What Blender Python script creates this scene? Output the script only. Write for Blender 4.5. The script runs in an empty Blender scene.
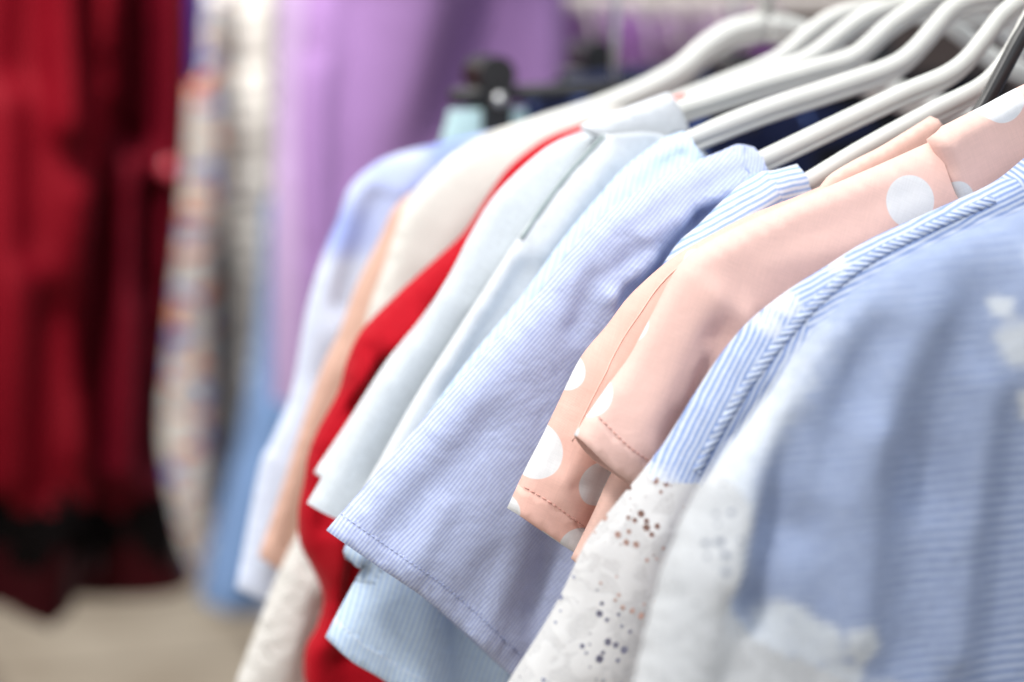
import bpy, bmesh, math, random
import numpy as np
from mathutils import Vector, Matrix
from mathutils.geometry import delaunay_2d_cdt

random.seed(7)
scn = bpy.context.scene
COL = scn.collection

# ------------------------------------------------------------------ camera
LENS = 85.0
FPX = 1024 * LENS / 36.0
YAW = math.radians(19.8)      # camera turned to the right of the rail direction (+Y)
PITCH = math.radians(8.95)    # and looking down
CAM = Vector((0, 0, 1.45))
Rv = Vector((math.cos(YAW), -math.sin(YAW), 0))
Fv = Vector((math.sin(YAW) * math.cos(PITCH), math.cos(YAW) * math.cos(PITCH), -math.sin(PITCH)))
Uv = Rv.cross(Fv)
cd = bpy.data.cameras.new('camera')
cam = bpy.data.objects.new('camera', cd)
COL.objects.link(cam)
cam.matrix_world = Matrix(((Rv.x, Uv.x, -Fv.x, CAM.x), (Rv.y, Uv.y, -Fv.y, CAM.y),
                           (Rv.z, Uv.z, -Fv.z, CAM.z), (0, 0, 0, 1)))
cd.lens = LENS
cd.sensor_width = 36
cd.clip_start = 0.02
cd.clip_end = 100
cd.dof.use_dof = True
cd.dof.focus_distance = 1.035
cd.dof.aperture_fstop = 3.2
cd.dof.aperture_blades = 0
scn.camera = cam


def w(u, v, Y):
    """photo measurement -> (x, z) in the hanging plane y = Y"""
    d = Fv + Rv * ((u - 512) / FPX) + Uv * ((341 - v) / FPX)
    t = Y / d.y
    p = CAM + d * t
    return p.x, p.z


def topx(x, y, z):
    dx, dy, dz = x - CAM.x, y - CAM.y, z - CAM.z
    r = dx * Rv.x + dy * Rv.y + dz * Rv.z
    f = dx * Fv.x + dy * Fv.y + dz * Fv.z
    u = dx * Uv.x + dy * Uv.y + dz * Uv.z
    return 512 + FPX * r / f, 341 - FPX * u / f


XC = w(1050, 20, 1.0)[0]       # x of the rail and of every hanger's middle
ZRAIL = w(1050, -40, 1.0)[1] + 0.055


# ------------------------------------------------------------------ bookkeeping
def thing(name, label, cat, loc=(0, 0, 0), group=None):
    o = bpy.data.objects.new(name, None)
    COL.objects.link(o)
    o.empty_display_size = 0.03
    o.location = loc
    o['label'] = label
    o['category'] = cat
    if group:
        o['group'] = group
    return o


def mesh_obj(name, verts, faces, mat, parent=None, smooth=True, uvs=None):
    me = bpy.data.meshes.new(name)
    me.from_pydata([tuple(map(float, p)) for p in verts], [], [tuple(map(int, f)) for f in faces])
    if smooth:
        me.polygons.foreach_set('use_smooth', [True] * len(me.polygons))
    if uvs is not None:
        ul = me.uv_layers.new(name='UVMap')
        li = np.zeros(len(me.loops), dtype=np.int32)
        me.loops.foreach_get('vertex_index', li)
        ul.data.foreach_set('uv', np.asarray(uvs, dtype=np.float32)[li].ravel())
    me.materials.append(mat)
    me.update()
    o = bpy.data.objects.new(name, me)
    COL.objects.link(o)
    if parent is not None:
        o.parent = parent
        o.matrix_parent_inverse = Matrix.Translation(-Vector(parent.location))
        # keep local coordinates plain: bake the offset into the mesh
        me.transform(Matrix.Translation(-Vector(parent.location)))
        o.matrix_parent_inverse = Matrix.Identity(4)
    return o


# ------------------------------------------------------------------ materials
def nt(name):
    m = bpy.data.materials.new(name)
    m.use_nodes = True
    n = m.node_tree
    b = n.nodes['Principled BSDF']
    return m, n, b


def N(n, typ, **kw):
    x = n.nodes.new(typ)
    for k, v in kw.items():
        setattr(x, k, v)
    return x


def math_node(n, op, a, b=None, c=None):
    x = n.nodes.new('ShaderNodeMath')
    x.operation = op
    for i, val in enumerate((a, b, c)):
        if val is None:
            continue
        if isinstance(val, (int, float)):
            x.inputs[i].default_value = val
        else:
            n.links.new(val, x.inputs[i])
    return x.outputs[0]


def mixc(n, fac, a, b):
    x = n.nodes.new('ShaderNodeMix')
    x.data_type = 'RGBA'
    for s, val in ((x.inputs['Factor'], fac), (x.inputs['A'], a), (x.inputs['B'], b)):
        if isinstance(val, tuple):
            s.default_value = (*val, 1) if len(val) == 3 else val
        elif isinstance(val, (int, float)):
            s.default_value = val
        else:
            n.links.new(val, s)
    return x.outputs['Result']


def smooth_range(n, val, a, b):
    x = n.nodes.new('ShaderNodeMapRange')
    x.interpolation_type = 'SMOOTHSTEP'
    n.links.new(val, x.inputs['Value'])
    x.inputs['From Min'].default_value = a
    x.inputs['From Max'].default_value = b
    return x.outputs['Result']


def fabric(name, base, stripe=None, dots=None, dot_col=(0.76, 0.77, 0.78), dot_r=0.011, rough=0.85, sheen=0.05,
           trans=0.12, wrinkle=0.25, wrinkle_scale=22.0, weave=0.15, weave_scale=2200.0, mottling=0.05, blotch=None, yarn=0.10, spots=None, overlay=None, wob=0.004):
    m, n, b = nt(name)
    L = n.links.new
    tc = N(n, 'ShaderNodeTexCoord')
    sep = N(n, 'ShaderNodeSeparateXYZ')
    L(tc.outputs['UV'], sep.inputs[0])
    u, v = sep.outputs[0], sep.outputs[1]
    noise = N(n, 'ShaderNodeTexNoise')
    L(tc.outputs['UV'], noise.inputs['Vector'])
    noise.inputs['Scale'].default_value = 60
    noise.inputs['Detail'].default_value = 5
    col = mixc(n, noise.outputs['Fac'], tuple(c * (1 - mottling) for c in base), tuple(min(1, c * (1 + mottling)) for c in base))
    if blotch:
        for bc, scale, lo, hi, seed in blotch:
            vo = N(n, 'ShaderNodeTexNoise')
            mp = N(n, 'ShaderNodeMapping')
            mp.inputs['Location'].default_value = (seed, seed * 2.3, 0)
            L(tc.outputs['UV'], mp.inputs['Vector'])
            L(mp.outputs[0], vo.inputs['Vector'])
            vo.inputs['Scale'].default_value = scale
            vo.inputs['Detail'].default_value = 1
            col = mixc(n, smooth_range(n, vo.outputs['Fac'], lo, hi), col, bc)
    if spots:
        sc, sscale, srad = spots
        vo = N(n, 'ShaderNodeTexVoronoi')
        vo.inputs['Scale'].default_value = sscale
        vo.inputs['Randomness'].default_value = 0.5
        L(tc.outputs['UV'], vo.inputs['Vector'])
        col = mixc(n, smooth_range(n, vo.outputs['Distance'], srad + 0.04, srad - 0.04), col, sc)
    if stripe:
        scol, period, duty, soft = stripe
        wobn = N(n, 'ShaderNodeTexNoise')
        L(tc.outputs['UV'], wobn.inputs['Vector'])
        wobn.inputs['Scale'].default_value = 26
        wobn.inputs['Detail'].default_value = 4
        uu = math_node(n, 'MULTIPLY_ADD', wobn.outputs['Fac'], wob, u)
        x = math_node(n, 'PINGPONG', math_node(n, 'DIVIDE', uu, period / 2), 1.0)
        f = smooth_range(n, x, duty - soft, duty + soft)
        # broken yarn-dyed look: the stripe strength varies a little along its length
        yn = N(n, 'ShaderNodeTexNoise')
        mp = N(n, 'ShaderNodeMapping')
        mp.inputs['Scale'].default_value = (900, 160, 1)
        L(tc.outputs['UV'], mp.inputs['Vector'])
        L(mp.outputs[0], yn.inputs['Vector'])
        yn.inputs['Scale'].default_value = 1
        f = math_node(n, 'MULTIPLY', f, math_node(n, 'MULTIPLY_ADD', yn.outputs['Fac'], 0.5, 0.72))
        f = math_node(n, 'MINIMUM', f, 1.0)
        col = mixc(n, f, col, scol)
    if dots:
        acc = None
        for (du, dv, r) in dots:
            a = math_node(n, 'SUBTRACT', u, du)
            c = math_node(n, 'SUBTRACT', v, dv)
            d = math_node(n, 'SQRT', math_node(n, 'ADD', math_node(n, 'MULTIPLY', a, a), math_node(n, 'MULTIPLY', c, c)))
            k = smooth_range(n, d, r + 0.0003, r - 0.0003)
            acc = k if acc is None else math_node(n, 'MAXIMUM', acc, k)
        col = mixc(n, acc, col, dot_col)
    if overlay:
        # white embroidery and painted rim light over the cloth; its density is stored on the mesh
        oc = overlay
        at = N(n, 'ShaderNodeAttribute')
        at.attribute_name = 'lace'
        on = N(n, 'ShaderNodeTexNoise')
        on.inputs['Scale'].default_value = 330
        on.inputs['Detail'].default_value = 3
        on.inputs['Distortion'].default_value = 1.2
        L(tc.outputs['UV'], on.inputs['Vector'])
        th = math_node(n, 'SUBTRACT', math_node(n, 'MULTIPLY', at.outputs['Fac'], 0.75), math_node(n, 'MULTIPLY', on.outputs['Fac'], 0.75))
        ov = math_node(n, 'MULTIPLY', smooth_range(n, th, -0.34, 0.34), 0.9)
        col = mixc(n, ov, col, oc)
    if yarn:
        yl = None
        for k, sc3 in enumerate(((1500, 130, 1), (130, 1500, 1))):
            mp = N(n, 'ShaderNodeMapping')
            mp.inputs['Scale'].default_value = sc3
            L(tc.outputs['UV'], mp.inputs['Vector'])
            yn2 = N(n, 'ShaderNodeTexNoise')
            yn2.inputs['Scale'].default_value = 1
            yn2.inputs['Detail'].default_value = 1
            L(mp.outputs[0], yn2.inputs['Vector'])
            yl = yn2.outputs['Fac'] if yl is None else math_node(n, 'ADD', yl, yn2.outputs['Fac'])
        gain = math_node(n, 'MULTIPLY_ADD', math_node(n, 'SUBTRACT', yl, 1.0), yarn * 2.4, 1.0)
        vm = N(n, 'ShaderNodeVectorMath')
        vm.operation = 'SCALE'
        L(col, vm.inputs[0])
        L(gain, vm.inputs['Scale'])
        col = vm.outputs[0]
    L(col, b.inputs['Base Color'])
    b.inputs['Roughness'].default_value = rough
    b.inputs['Sheen Weight'].default_value = sheen
    b.inputs['Sheen Roughness'].default_value = 0.4
    b.inputs['Specular IOR Level'].default_value = 0.08 if max(base) < 0.2 else 0.2
    # bump: soft wrinkles + weave
    wn = N(n, 'ShaderNodeTexNoise')
    L(tc.outputs['UV'], wn.inputs['Vector'])
    wn.inputs['Scale'].default_value = wrinkle_scale
    wn.inputs['Detail'].default_value = 4
    wn.inputs['Distortion'].default_value = 0.6
    b1 = N(n, 'ShaderNodeBump')
    b1.inputs['Strength'].default_value = wrinkle
    b1.inputs['Distance'].default_value = 0.006
    L(wn.outputs['Fac'], b1.inputs['Height'])
    wx = math_node(n, 'SINE', math_node(n, 'MULTIPLY', u, weave_scale * 3.0))
    wy = math_node(n, 'SINE', math_node(n, 'MULTIPLY', v, weave_scale * 3.0))
    b2 = N(n, 'ShaderNodeBump')
    b2.inputs['Strength'].default_value = weave
    b2.inputs['Distance'].default_value = 0.0004
    L(math_node(n, 'MULTIPLY', wx, wy), b2.inputs['Height'])
    L(b1.outputs[0], b2.inputs['Normal'])
    L(b2.outputs[0], b.inputs['Normal'])
    if trans > 0:
        out = n.nodes['Material Output']
        tr = N(n, 'ShaderNodeBsdfTranslucent')
        L(col, tr.inputs['Color'])
        mx = N(n, 'ShaderNodeMixShader')
        mx.inputs[0].default_value = trans
        L(b.outputs[0], mx.inputs[1])
        L(tr.outputs[0], mx.inputs[2])
        L(mx.outputs[0], out.inputs['Surface'])
    return m


def lace(name, base, cell=150.0, hole=0.36, floral=30.0, solid=0.55, minr=0.3, rand=0.35, thin=0.35):
    """openwork cloth: worked round eyelets in clusters, thin net between them, raised thread round every hole"""
    m, n, b = nt(name)
    L = n.links.new
    tc = N(n, 'ShaderNodeTexCoord')
    fl = N(n, 'ShaderNodeTexNoise')
    fl.inputs['Scale'].default_value = floral
    fl.inputs['Detail'].default_value = 1
    L(tc.outputs['UV'], fl.inputs['Vector'])
    vo = N(n, 'ShaderNodeTexVoronoi')
    vo.inputs['Scale'].default_value = cell
    vo.inputs['Randomness'].default_value = rand
    L(tc.outputs['UV'], vo.inputs['Vector'])
    sepc = N(n, 'ShaderNodeSeparateColor')
    L(vo.outputs['Color'], sepc.inputs[0])
    cl = smooth_range(n, fl.outputs['Fac'], solid, solid - 0.16)
    rad = math_node(n, 'MULTIPLY', math_node(n, 'MULTIPLY', math_node(n, 'MULTIPLY_ADD', sepc.outputs[0], 1 - minr, minr), hole), cl)
    holes = smooth_range(n, math_node(n, 'SUBTRACT', vo.outputs['Distance'], rad), 0.05, -0.05)
    # fine net: tiny openings everywhere outside the worked flowers
    v2 = N(n, 'ShaderNodeTexVoronoi')
    v2.inputs['Scale'].default_value = cell * 4.2
    v2.inputs['Randomness'].default_value = 0.6
    L(tc.outputs['UV'], v2.inputs['Vector'])
    net = math_node(n, 'MULTIPLY', smooth_range(n, v2.outputs['Distance'], 0.34, 0.16), thin)
    f2 = N(n, 'ShaderNodeTexNoise')
    f2.inputs['Scale'].default_value = floral * 3.1
    f2.inputs['Detail'].default_value = 2
    f2.inputs['Distortion'].default_value = 1.0
    L(tc.outputs['UV'], f2.inputs['Vector'])
    motif = smooth_range(n, f2.outputs['Fac'], 0.44, 0.54)
    net = math_node(n, 'MULTIPLY', net, math_node(n, 'SUBTRACT', 1.0, motif))
    alpha = math_node(n, 'MAXIMUM', holes, net)
    rim = smooth_range(n, math_node(n, 'SUBTRACT', vo.outputs['Distance'], rad), 0.16, 0.0)
    col = mixc(n, motif, tuple(c * 0.90 for c in base), base)
    L(col, b.inputs['Base Color'])
    b.inputs['Roughness'].default_value = 0.9
    b.inputs['Specular IOR Level'].default_value = 0.12 if max(base) > 0.2 else 0.03
    thread = N(n, 'ShaderNodeTexNoise')
    thread.inputs['Scale'].default_value = 900
    L(tc.outputs['UV'], thread.inputs['Vector'])
    bp = N(n, 'ShaderNodeBump')
    bp.inputs['Strength'].default_value = 0.30
    bp.inputs['Distance'].default_value = 0.0005
    L(math_node(n, 'ADD', math_node(n, 'MULTIPLY', rim, 0.6), math_node(n, 'MULTIPLY_ADD', thread.outputs['Fac'], 0.7, math_node(n, 'MULTIPLY', motif, 0.8))), bp.inputs['Height'])
    L(bp.outputs[0], b.inputs['Normal'])
    tr = N(n, 'ShaderNodeBsdfTransparent')
    tl = N(n, 'ShaderNodeBsdfTranslucent')
    L(col, tl.inputs['Color'])
    m1 = N(n, 'ShaderNodeMixShader')
    m1.inputs[0].default_value = 0.35
    L(b.outputs[0], m1.inputs[1])
    L(tl.outputs[0], m1.inputs[2])
    m2 = N(n, 'ShaderNodeMixShader')
    L(alpha, m2.inputs[0])
    L(m1.outputs[0], m2.inputs[1])
    L(tr.outputs[0], m2.inputs[2])
    L(m2.outputs[0], n.nodes['Material Output'].inputs['Surface'])
    return m


def plain(name, base, rough=0.4, metal=0.0, spec=0.5, coat=0.0, var=0.08, bump=0.03, scale=40):
    m, n, b = nt(name)
    L = n.links.new
    tc = N(n, 'ShaderNodeTexCoord')
    no = N(n, 'ShaderNodeTexNoise')
    no.inputs['Scale'].default_value = scale
    no.inputs['Detail'].default_value = 4
    L(tc.outputs['Object'], no.inputs['Vector'])
    L(mixc(n, no.outputs['Fac'], tuple(c * (1 - var) for c in base), tuple(min(1, c * (1 + var)) for c in base)), b.inputs['Base Color'])
    b.inputs['Roughness'].default_value = rough
    b.inputs['Metallic'].default_value = metal
    b.inputs['Specular IOR Level'].default_value = spec
    b.inputs['Coat Weight'].default_value = coat
    bp = N(n, 'ShaderNodeBump')
    bp.inputs['Strength'].default_value = bump
    bp.inputs['Distance'].default_value = 0.002
    L(no.outputs['Fac'], bp.inputs['Height'])
    L(bp.outputs[0], b.inputs['Normal'])
    return m


# ------------------------------------------------------------------ cloth builder
def catmull(pts, step_fn):
    pts = [np.array(p, float) for p in pts]
    if len(pts) == 2:
        a, b = pts
        k = max(1, int(np.linalg.norm(b - a) / step_fn((a + b) / 2)))
        return [a + (b - a) * i / k for i in range(k)]
    out = []
    P = [2 * pts[0] - pts[1]] + pts + [2 * pts[-1] - pts[-2]]
    for i in range(1, len(P) - 2):
        p0, p1, p2, p3 = P[i - 1:i + 3]
        k = max(1, int(np.linalg.norm(p2 - p1) / step_fn((p1 + p2) / 2)))
        for j in range(k):
            t = j / k
            out.append(0.5 * ((2 * p1) + (-p0 + p2) * t + (2 * p0 - 5 * p1 + 4 * p2 - p3) * t * t + (-p0 + 3 * p1 - 3 * p2 + p3) * t ** 3))
    return out


def segdist(px, pz, segs):
    """min distance of many points to many segments"""
    if len(segs) == 0:
        return np.full(len(px), 9.0)
    d = np.full(len(px), 9.0)
    for (a, b) in segs:
        ab = b - a
        l2 = ab @ ab + 1e-12
        t = np.clip(((px - a[0]) * ab[0] + (pz - a[1]) * ab[1]) / l2, 0, 1)
        dd = np.hypot(px - a[0] - t * ab[0], pz - a[1] - t * ab[1])
        d = np.minimum(d, dd)
    return d


def inside(px, pz, poly):
    r = np.zeros(len(px), bool)
    n = len(poly)
    j = n - 1
    for i in range(n):
        xi, zi = poly[i]
        xj, zj = poly[j]
        c = ((zi > pz) != (zj > pz)) & (px < (xj - xi) * (pz - zi) / (zj - zi + 1e-15) + xi)
        r ^= c
        j = i
    return r


class Cloth:
    """A garment piece hanging in the plane y = Y: front and back panel, joined along the folded edges ('f') and open
    at neck and hems ('o').  outline: (u, v, flag); flag of a point rules the edge that starts there; 'c' = corner."""

    def __init__(s, Y, outline, T=0.014, wd=0.03, folds=(), bend=None, fine=0.0032, coarse=0.011, mirror=True,
                 stripe=((0, 0), (0, 100)), xc=None, noise=0.0012, seed=1, pleat=None, uvscale=1.0, part_uv=None, back=True,
                 back_T=None):
        s.Y, s.T, s.wd, s.mirror = Y, T, wd, mirror
        s.xc = XC if xc is None else xc
        s.back_T = T if back_T is None else back_T
        s.noise_amp = noise
        s.bendf = bend
        s.back = back
        s.single_layer = ()
        rng = random.Random(seed)
        s.sines = [(rng.uniform(-1, 1) * 55, rng.uniform(-1, 1) * 26, rng.uniform(0, 6.28)) for _ in range(7)]
        s.folds = []
        for (p0, p1, fw, amp) in folds:
            s.folds.append((np.array(w(*p0, Y)), np.array(w(*p1, Y)), fw, amp))
        # outline to world
        pts, flags = [], []
        for it in outline:
            if it[0] == 'C':
                z = w(600, it[1], Y)[1]
                pts.append((s.xc, z))
            else:
                pts.append(w(it[0], it[1], Y))
            flags.append(it[2])

        def step(p):
            u, v = topx(p[0], Y, p[1])
            return fine if (-60 < u < 1084 and -60 < v < 742) else coarse
        s.step = step
        n = len(pts)
        bpts, bfl, brun = [], [], []
        run, prev = -1, None
        i = 0
        while i < n:
            # run of same-kind, corner-free points
            kind = flags[i][0]
            j = i + 1
            while j < n and flags[j][0] == kind and 'c' not in flags[j]:
                j += 1
            closing = j >= n
            if closing and mirror and kind == 'o' and i == n - 1:
                break
            seq = pts[i:j] + ([pts[j]] if j < n else ([] if mirror else [pts[0]]))
            if len(seq) >= 2:
                if kind == 'o' and prev != 'o':
                    run += 1
                sp = catmull(seq, step)
                bpts += sp
                bfl += [kind] * len(sp)
                brun += [run if kind == 'o' else -1] * len(sp)
                prev = kind
            i = j
        if mirror:   # add last centre point, and the closing centre edge
            z0, z1 = pts[0][1], pts[-1][1]
            k = max(2, int(abs(z0 - z1) / coarse))
            for q in range(k):
                bpts.append(np.array((s.xc, z1 + (z0 - z1) * q / k)))
                bfl.append('m')
                brun.append(-1)
        s.bp = np.array(bpts)
        s.bf, s.br = bfl, brun
        nb = len(bpts)
        s.fold_segs = [(s.bp[q], s.bp[(q + 1) % nb]) for q in range(nb) if bfl[q] == 'f']
        s.runs = {}
        for q in range(nb):
            if brun[q] >= 0:
                s.runs.setdefault(brun[q], []).append((s.bp[q], s.bp[(q + 1) % nb]))
        # interior points
        x0, z0 = s.bp.min(0)
        x1, z1 = s.bp.max(0)
        cand = []
        for st, want in ((fine, True), (coarse, False)):
            row = 0
            z = z0
            while z < z1:
                x = x0 + (row % 2) * st / 2
                xs = np.arange(x, x1, st)
                zs = np.full(len(xs), z)
                u, v = topx(xs, Y, zs)
                ok = (u > -60) & (u < 1084) & (v > -60) & (v < 742)
                ok = ok if want else ~ok
                cand.append(np.stack([xs[ok], zs[ok]], 1))
                z += st * 0.866
                row += 1
        cand = np.concatenate(cand)
        cand = cand[inside(cand[:, 0], cand[:, 1], s.bp)]
        allsegs = [(s.bp[q], s.bp[(q + 1) % nb]) for q in range(nb)]
        dd = segdist(cand[:, 0], cand[:, 1], allsegs)
        cand = cand[dd > fine * 0.55]
        verts = [Vector(p) for p in s.bp] + [Vector(p) for p in cand]
        ov, oe, of, iv, ie, if_ = delaunay_2d_cdt(verts, [], [list(range(nb))], 1, 1e-7)
        P = np.array([(q.x, q.y) for q in ov])
        Fc = [tuple(f) for f in of]
        onfold = np.zeros(len(P), bool)
        oncent = np.zeros(len(P), bool)
        for k, ids in enumerate(iv):
            for q in ids:
                if q < nb and (bfl[q] == 'f' or bfl[q - 1] == 'f'):
                    onfold[k] = True
                if q < nb and mirror and abs(P[k][0] - s.xc) < 1e-6:
                    oncent[k] = True
        s.P, s.F, s.onfold, s.oncent = P, Fc, onfold, oncent
        # stripe frame
        a, b = np.array(w(*stripe[0], Y)), np.array(w(*stripe[1], Y))
        s.sd = s._frame(a, b)
        s.part_sd = {}
        for k, (p, q) in (part_uv or {}).items():
            s.part_sd[k] = s._frame(np.array(w(*p, Y)), np.array(w(*q, Y)))
        s.pleat = pleat    # (run, depth, period, amp)

    @staticmethod
    def _frame(a, b):
        d = (b - a) / np.linalg.norm(b - a)
        return (np.array((d[1], -d[0])), d)

    def relief(s, x, z):
        d = segdist(x, z, s.fold_segs)
        if s.fold_segs:
            q = np.clip(d / s.wd, 0, 1)
            prof = np.sqrt(np.clip(1 - (1 - q) ** 2, 0, 1))
            ramp = np.clip(d / (s.wd * 0.6), 0, 1)
            ramp = ramp * ramp * (3 - 2 * ramp)
        else:
            prof = np.ones(len(x))
            ramp = np.ones(len(x))
        h = s.T * prof
        g = np.zeros(len(x))
        for (kx, kz, ph) in s.sines:
            g += np.sin(kx * (x - s.xc) + kz * z + ph)
        h = h + ramp * g * s.noise_amp
        for (a, b, fw, amp) in s.folds:
            ab = b - a
            l2 = ab @ ab
            tt = ((x - a[0]) * ab[0] + (z - a[1]) * ab[1]) / l2
            tc = np.clip(tt, 0, 1)
            dd = np.hypot(x - a[0] - tc * ab[0], z - a[1] - tc * ab[1])
            h = h + (0.25 + 0.75 * ramp) * amp * np.exp(-(dd / fw) ** 2) if amp > 0 else h + ramp * amp * np.exp(-(dd / fw) ** 2)
        if s.pleat:
            for (run, depth, period, amp) in s.pleat:
                segs = s.runs[run]
                dr = segdist(x, z, segs)
                # position along the run from the nearest sample
                mids = np.array([(p + q) / 2 for p, q in segs])
                ln = np.cumsum([np.linalg.norm(q - p) for p, q in segs])
                idx = np.argmin((x[:, None] - mids[None, :, 0]) ** 2 + (z[:, None] - mids[None, :, 1]) ** 2, axis=1)
                # continuous coordinate
                A = np.array([p for p, q in segs])[idx]
                B = np.array([q for p, q in segs])[idx]
                t = ((x - A[:, 0]) * (B - A)[:, 0] + (z - A[:, 1]) * (B - A)[:, 1]) / (np.linalg.norm(B - A, axis=1) + 1e-9)
                sc = ln[idx] + t
                fall = np.exp(-(dr / depth) ** 2)
                h = h + amp * fall * (0.6 * np.sin(sc / period * 6.283) + 0.4 * np.sin(sc / period * 6.283 * 0.61 + 1.3)) * (0.3 + 0.7 * ramp)
        return h

    def bendy(s, x, z):
        return s.bendf(x, z) if s.bendf is not None else np.zeros(len(x))

    def point(s, x, z, lift=0.0):
        """point on the front panel"""
        x = np.atleast_1d(np.asarray(x, float))
        z = np.atleast_1d(np.asarray(z, float))
        y = s.Y + s.bendy(x, z) - s.relief(x, z) - lift
        return np.stack([x, y, z], 1)

    def build(s, parent, parts, classify, solid=0.0011, single=('bodice', 'neckband', 'hem', 'yoke'), density=None):
        """classify(u, v, dists) -> part name per face; parts: name -> (material)"""
        P = s.P
        h = s.relief(P[:, 0], P[:, 1])
        by = s.bendy(P[:, 0], P[:, 1])
        n = len(P)
        hb = h * (s.back_T / max(s.T, 1e-6)) * 0.9
        yf = np.where(s.onfold, s.Y + by, s.Y + by - h)
        yb = np.where(s.onfold, s.Y + by, s.Y + by + hb)
        V, UV, F, K = [], [], [], []
        cent = np.array([P[list(f)].mean(0) for f in s.F])
        cu, cv = topx(cent[:, 0], s.Y, cent[:, 1])
        dist = {k: segdist(cent[:, 0], cent[:, 1], sg) for k, sg in s.runs.items()}
        cl = classify(cu, cv, dist)
        sides = (0, 1) if s.mirror else (0,)
        out = {}
        nacc = {}

        def put(side, panel):
            xs = P[:, 0] if side == 0 else 2 * s.xc - P[:, 0]
            ys = yf if panel == 0 else yb
            flip = (panel == 1) != (side == 1)
            for f, k in zip(s.F, cl):
                if panel == 1 and k in s.single_layer:
                    continue
                key = k if k in single else (k, side)
                d = out.setdefault(key, dict(idx={}, V=[], UV=[], F=[]))
                fi = []
                fr = s.part_sd.get(k, s.sd)
                for q in f:
                    # welded where panels meet on folds and halves meet on the centre line
                    kk = (q, 2 if s.onfold[q] else panel, 2 if s.oncent[q] else side)
                    if kk not in d['idx']:
                        d['idx'][kk] = len(d['V'])
                        d.setdefault('keys', []).append(kk)
                        d['V'].append((xs[q], ys[q], P[q, 1]))
                        hh = h[q] * 0.25
                        d['UV'].append((P[q] @ fr[0] + hh, P[q] @ fr[1] + hh * 0.3))
                    fi.append(d['idx'][kk])
                a, b, c = fi[0], fi[1], fi[2]
                # CDT gives counter-clockwise in (x, z): normal towards -y (the camera side)
                fo = tuple(fi) if not flip else tuple(reversed(fi))
                d['F'].append(fo)
                A, B, C_ = (d['V'][q] for q in fo)
                e1 = (B[0] - A[0], B[1] - A[1], B[2] - A[2])
                e2 = (C_[0] - A[0], C_[1] - A[1], C_[2] - A[2])
                nx = e1[1] * e2[2] - e1[2] * e2[1]
                ny = e1[2] * e2[0] - e1[0] * e2[2]
                nz = e1[0] * e2[1] - e1[1] * e2[0]
                for q in fo:
                    t = nacc.setdefault(d['keys'][q], [0.0, 0.0, 0.0])
                    t[0] += nx
                    t[1] += ny
                    t[2] += nz
        for side in sides:
            put(side, 0)
            if s.back:
                put(side, 1)
        objs = {}
        if density is not None:
            pu, pv = topx(P[:, 0], s.Y, P[:, 1])
            dens = density(pu, pv, segdist(P[:, 0], P[:, 1], s.fold_segs))
        for key, d in out.items():
            k = key if isinstance(key, str) else key[0]
            o = mesh_obj(k, d['V'], d['F'], parts[k], parent, uvs=d['UV'])
            if density is not None:
                at = o.data.attributes.new('lace', 'FLOAT', 'POINT')
                at.data.foreach_set('value', np.array([dens[q[0]] for q in d['keys']], dtype=np.float32))
            if not solid or k in ('bodice', 'sleeve', 'neckband', 'upper_sleeve', 'lace_sleeve', 'knit_panel', 'skirt', 'lace_hem'):
                # one smooth surface across the sewn-together parts
                o.data.normals_split_custom_set_from_vertices([Vector(nacc[q]).normalized() for q in d['keys']])
            else:
                md = o.modifiers.new('thickness', 'SOLIDIFY')
                md.thickness = solid
                md.offset = -1
            objs[key] = o
        return objs


def band(runs_edge):
    return runs_edge


def inset_line(segs, d):
    """points moved inwards (to the left of the direction reversed) from a hem run by d"""
    pts = [p for p, q in segs] + [segs[-1][1]]
    out = []
    for i, p in enumerate(pts):
        a = pts[max(0, i - 1)]
        b = pts[min(len(pts) - 1, i + 1)]
        t = (b - a) / (np.linalg.norm(b - a) + 1e-9)
        out.append(p + np.array((-t[1], t[0])) * d)
    return out


def resample(pts, step):
    pts = [np.asarray(p, float) for p in pts]
    L = [0]
    for a, b in zip(pts, pts[1:]):
        L.append(L[-1] + np.linalg.norm(b - a))
    k = max(2, int(L[-1] / step))
    out = []
    for i in range(k + 1):
        s_ = L[-1] * i / k
        j = min(np.searchsorted(L, s_, side='right') - 1, len(pts) - 2)
        t = (s_ - L[j]) / max(1e-9, L[j + 1] - L[j])
        out.append(pts[j] + (pts[j + 1] - pts[j]) * t)
    return out


def tube(path, radius, seg=8, close_ends=True, flat=1.0, normal=None):
    """verts, faces of a tube along 3-D path; radius may be a list"""
    P = [Vector(p) for p in path]
    V, F = [], []
    up = Vector(normal) if normal else Vector((0, 1, 0))
    for i, p in enumerate(P):
        t = (P[min(i + 1, len(P) - 1)] - P[max(i - 1, 0)]).normalized()
        a = t.cross(up)
        if a.length < 1e-4:
            a = t.cross(Vector((1, 0, 0)))
        a.normalize()
        b = a.cross(t).normalized()
        r = radius[i] if isinstance(radius, (list, tuple)) else radius
        for k in range(seg):
            an = 2 * math.pi * k / seg
            V.append(p + a * math.cos(an) * r + b * math.sin(an) * r * flat)
    for i in range(len(P) - 1):
        for k in range(seg):
            k2 = (k + 1) % seg
            F.append((i * seg + k, (i + 1) * seg + k, (i + 1) * seg + k2, i * seg + k2))
    if close_ends:
        F.append(tuple(range(seg)))
        F.append(tuple(reversed(range((len(P) - 1) * seg, len(P) * seg))))
    return V, F


def merge(parts):
    V, F = [], []
    for v, f in parts:
        o = len(V)
        V += list(v)
        F += [tuple(i + o for i in q) for q in f]
    return V, F


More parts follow.
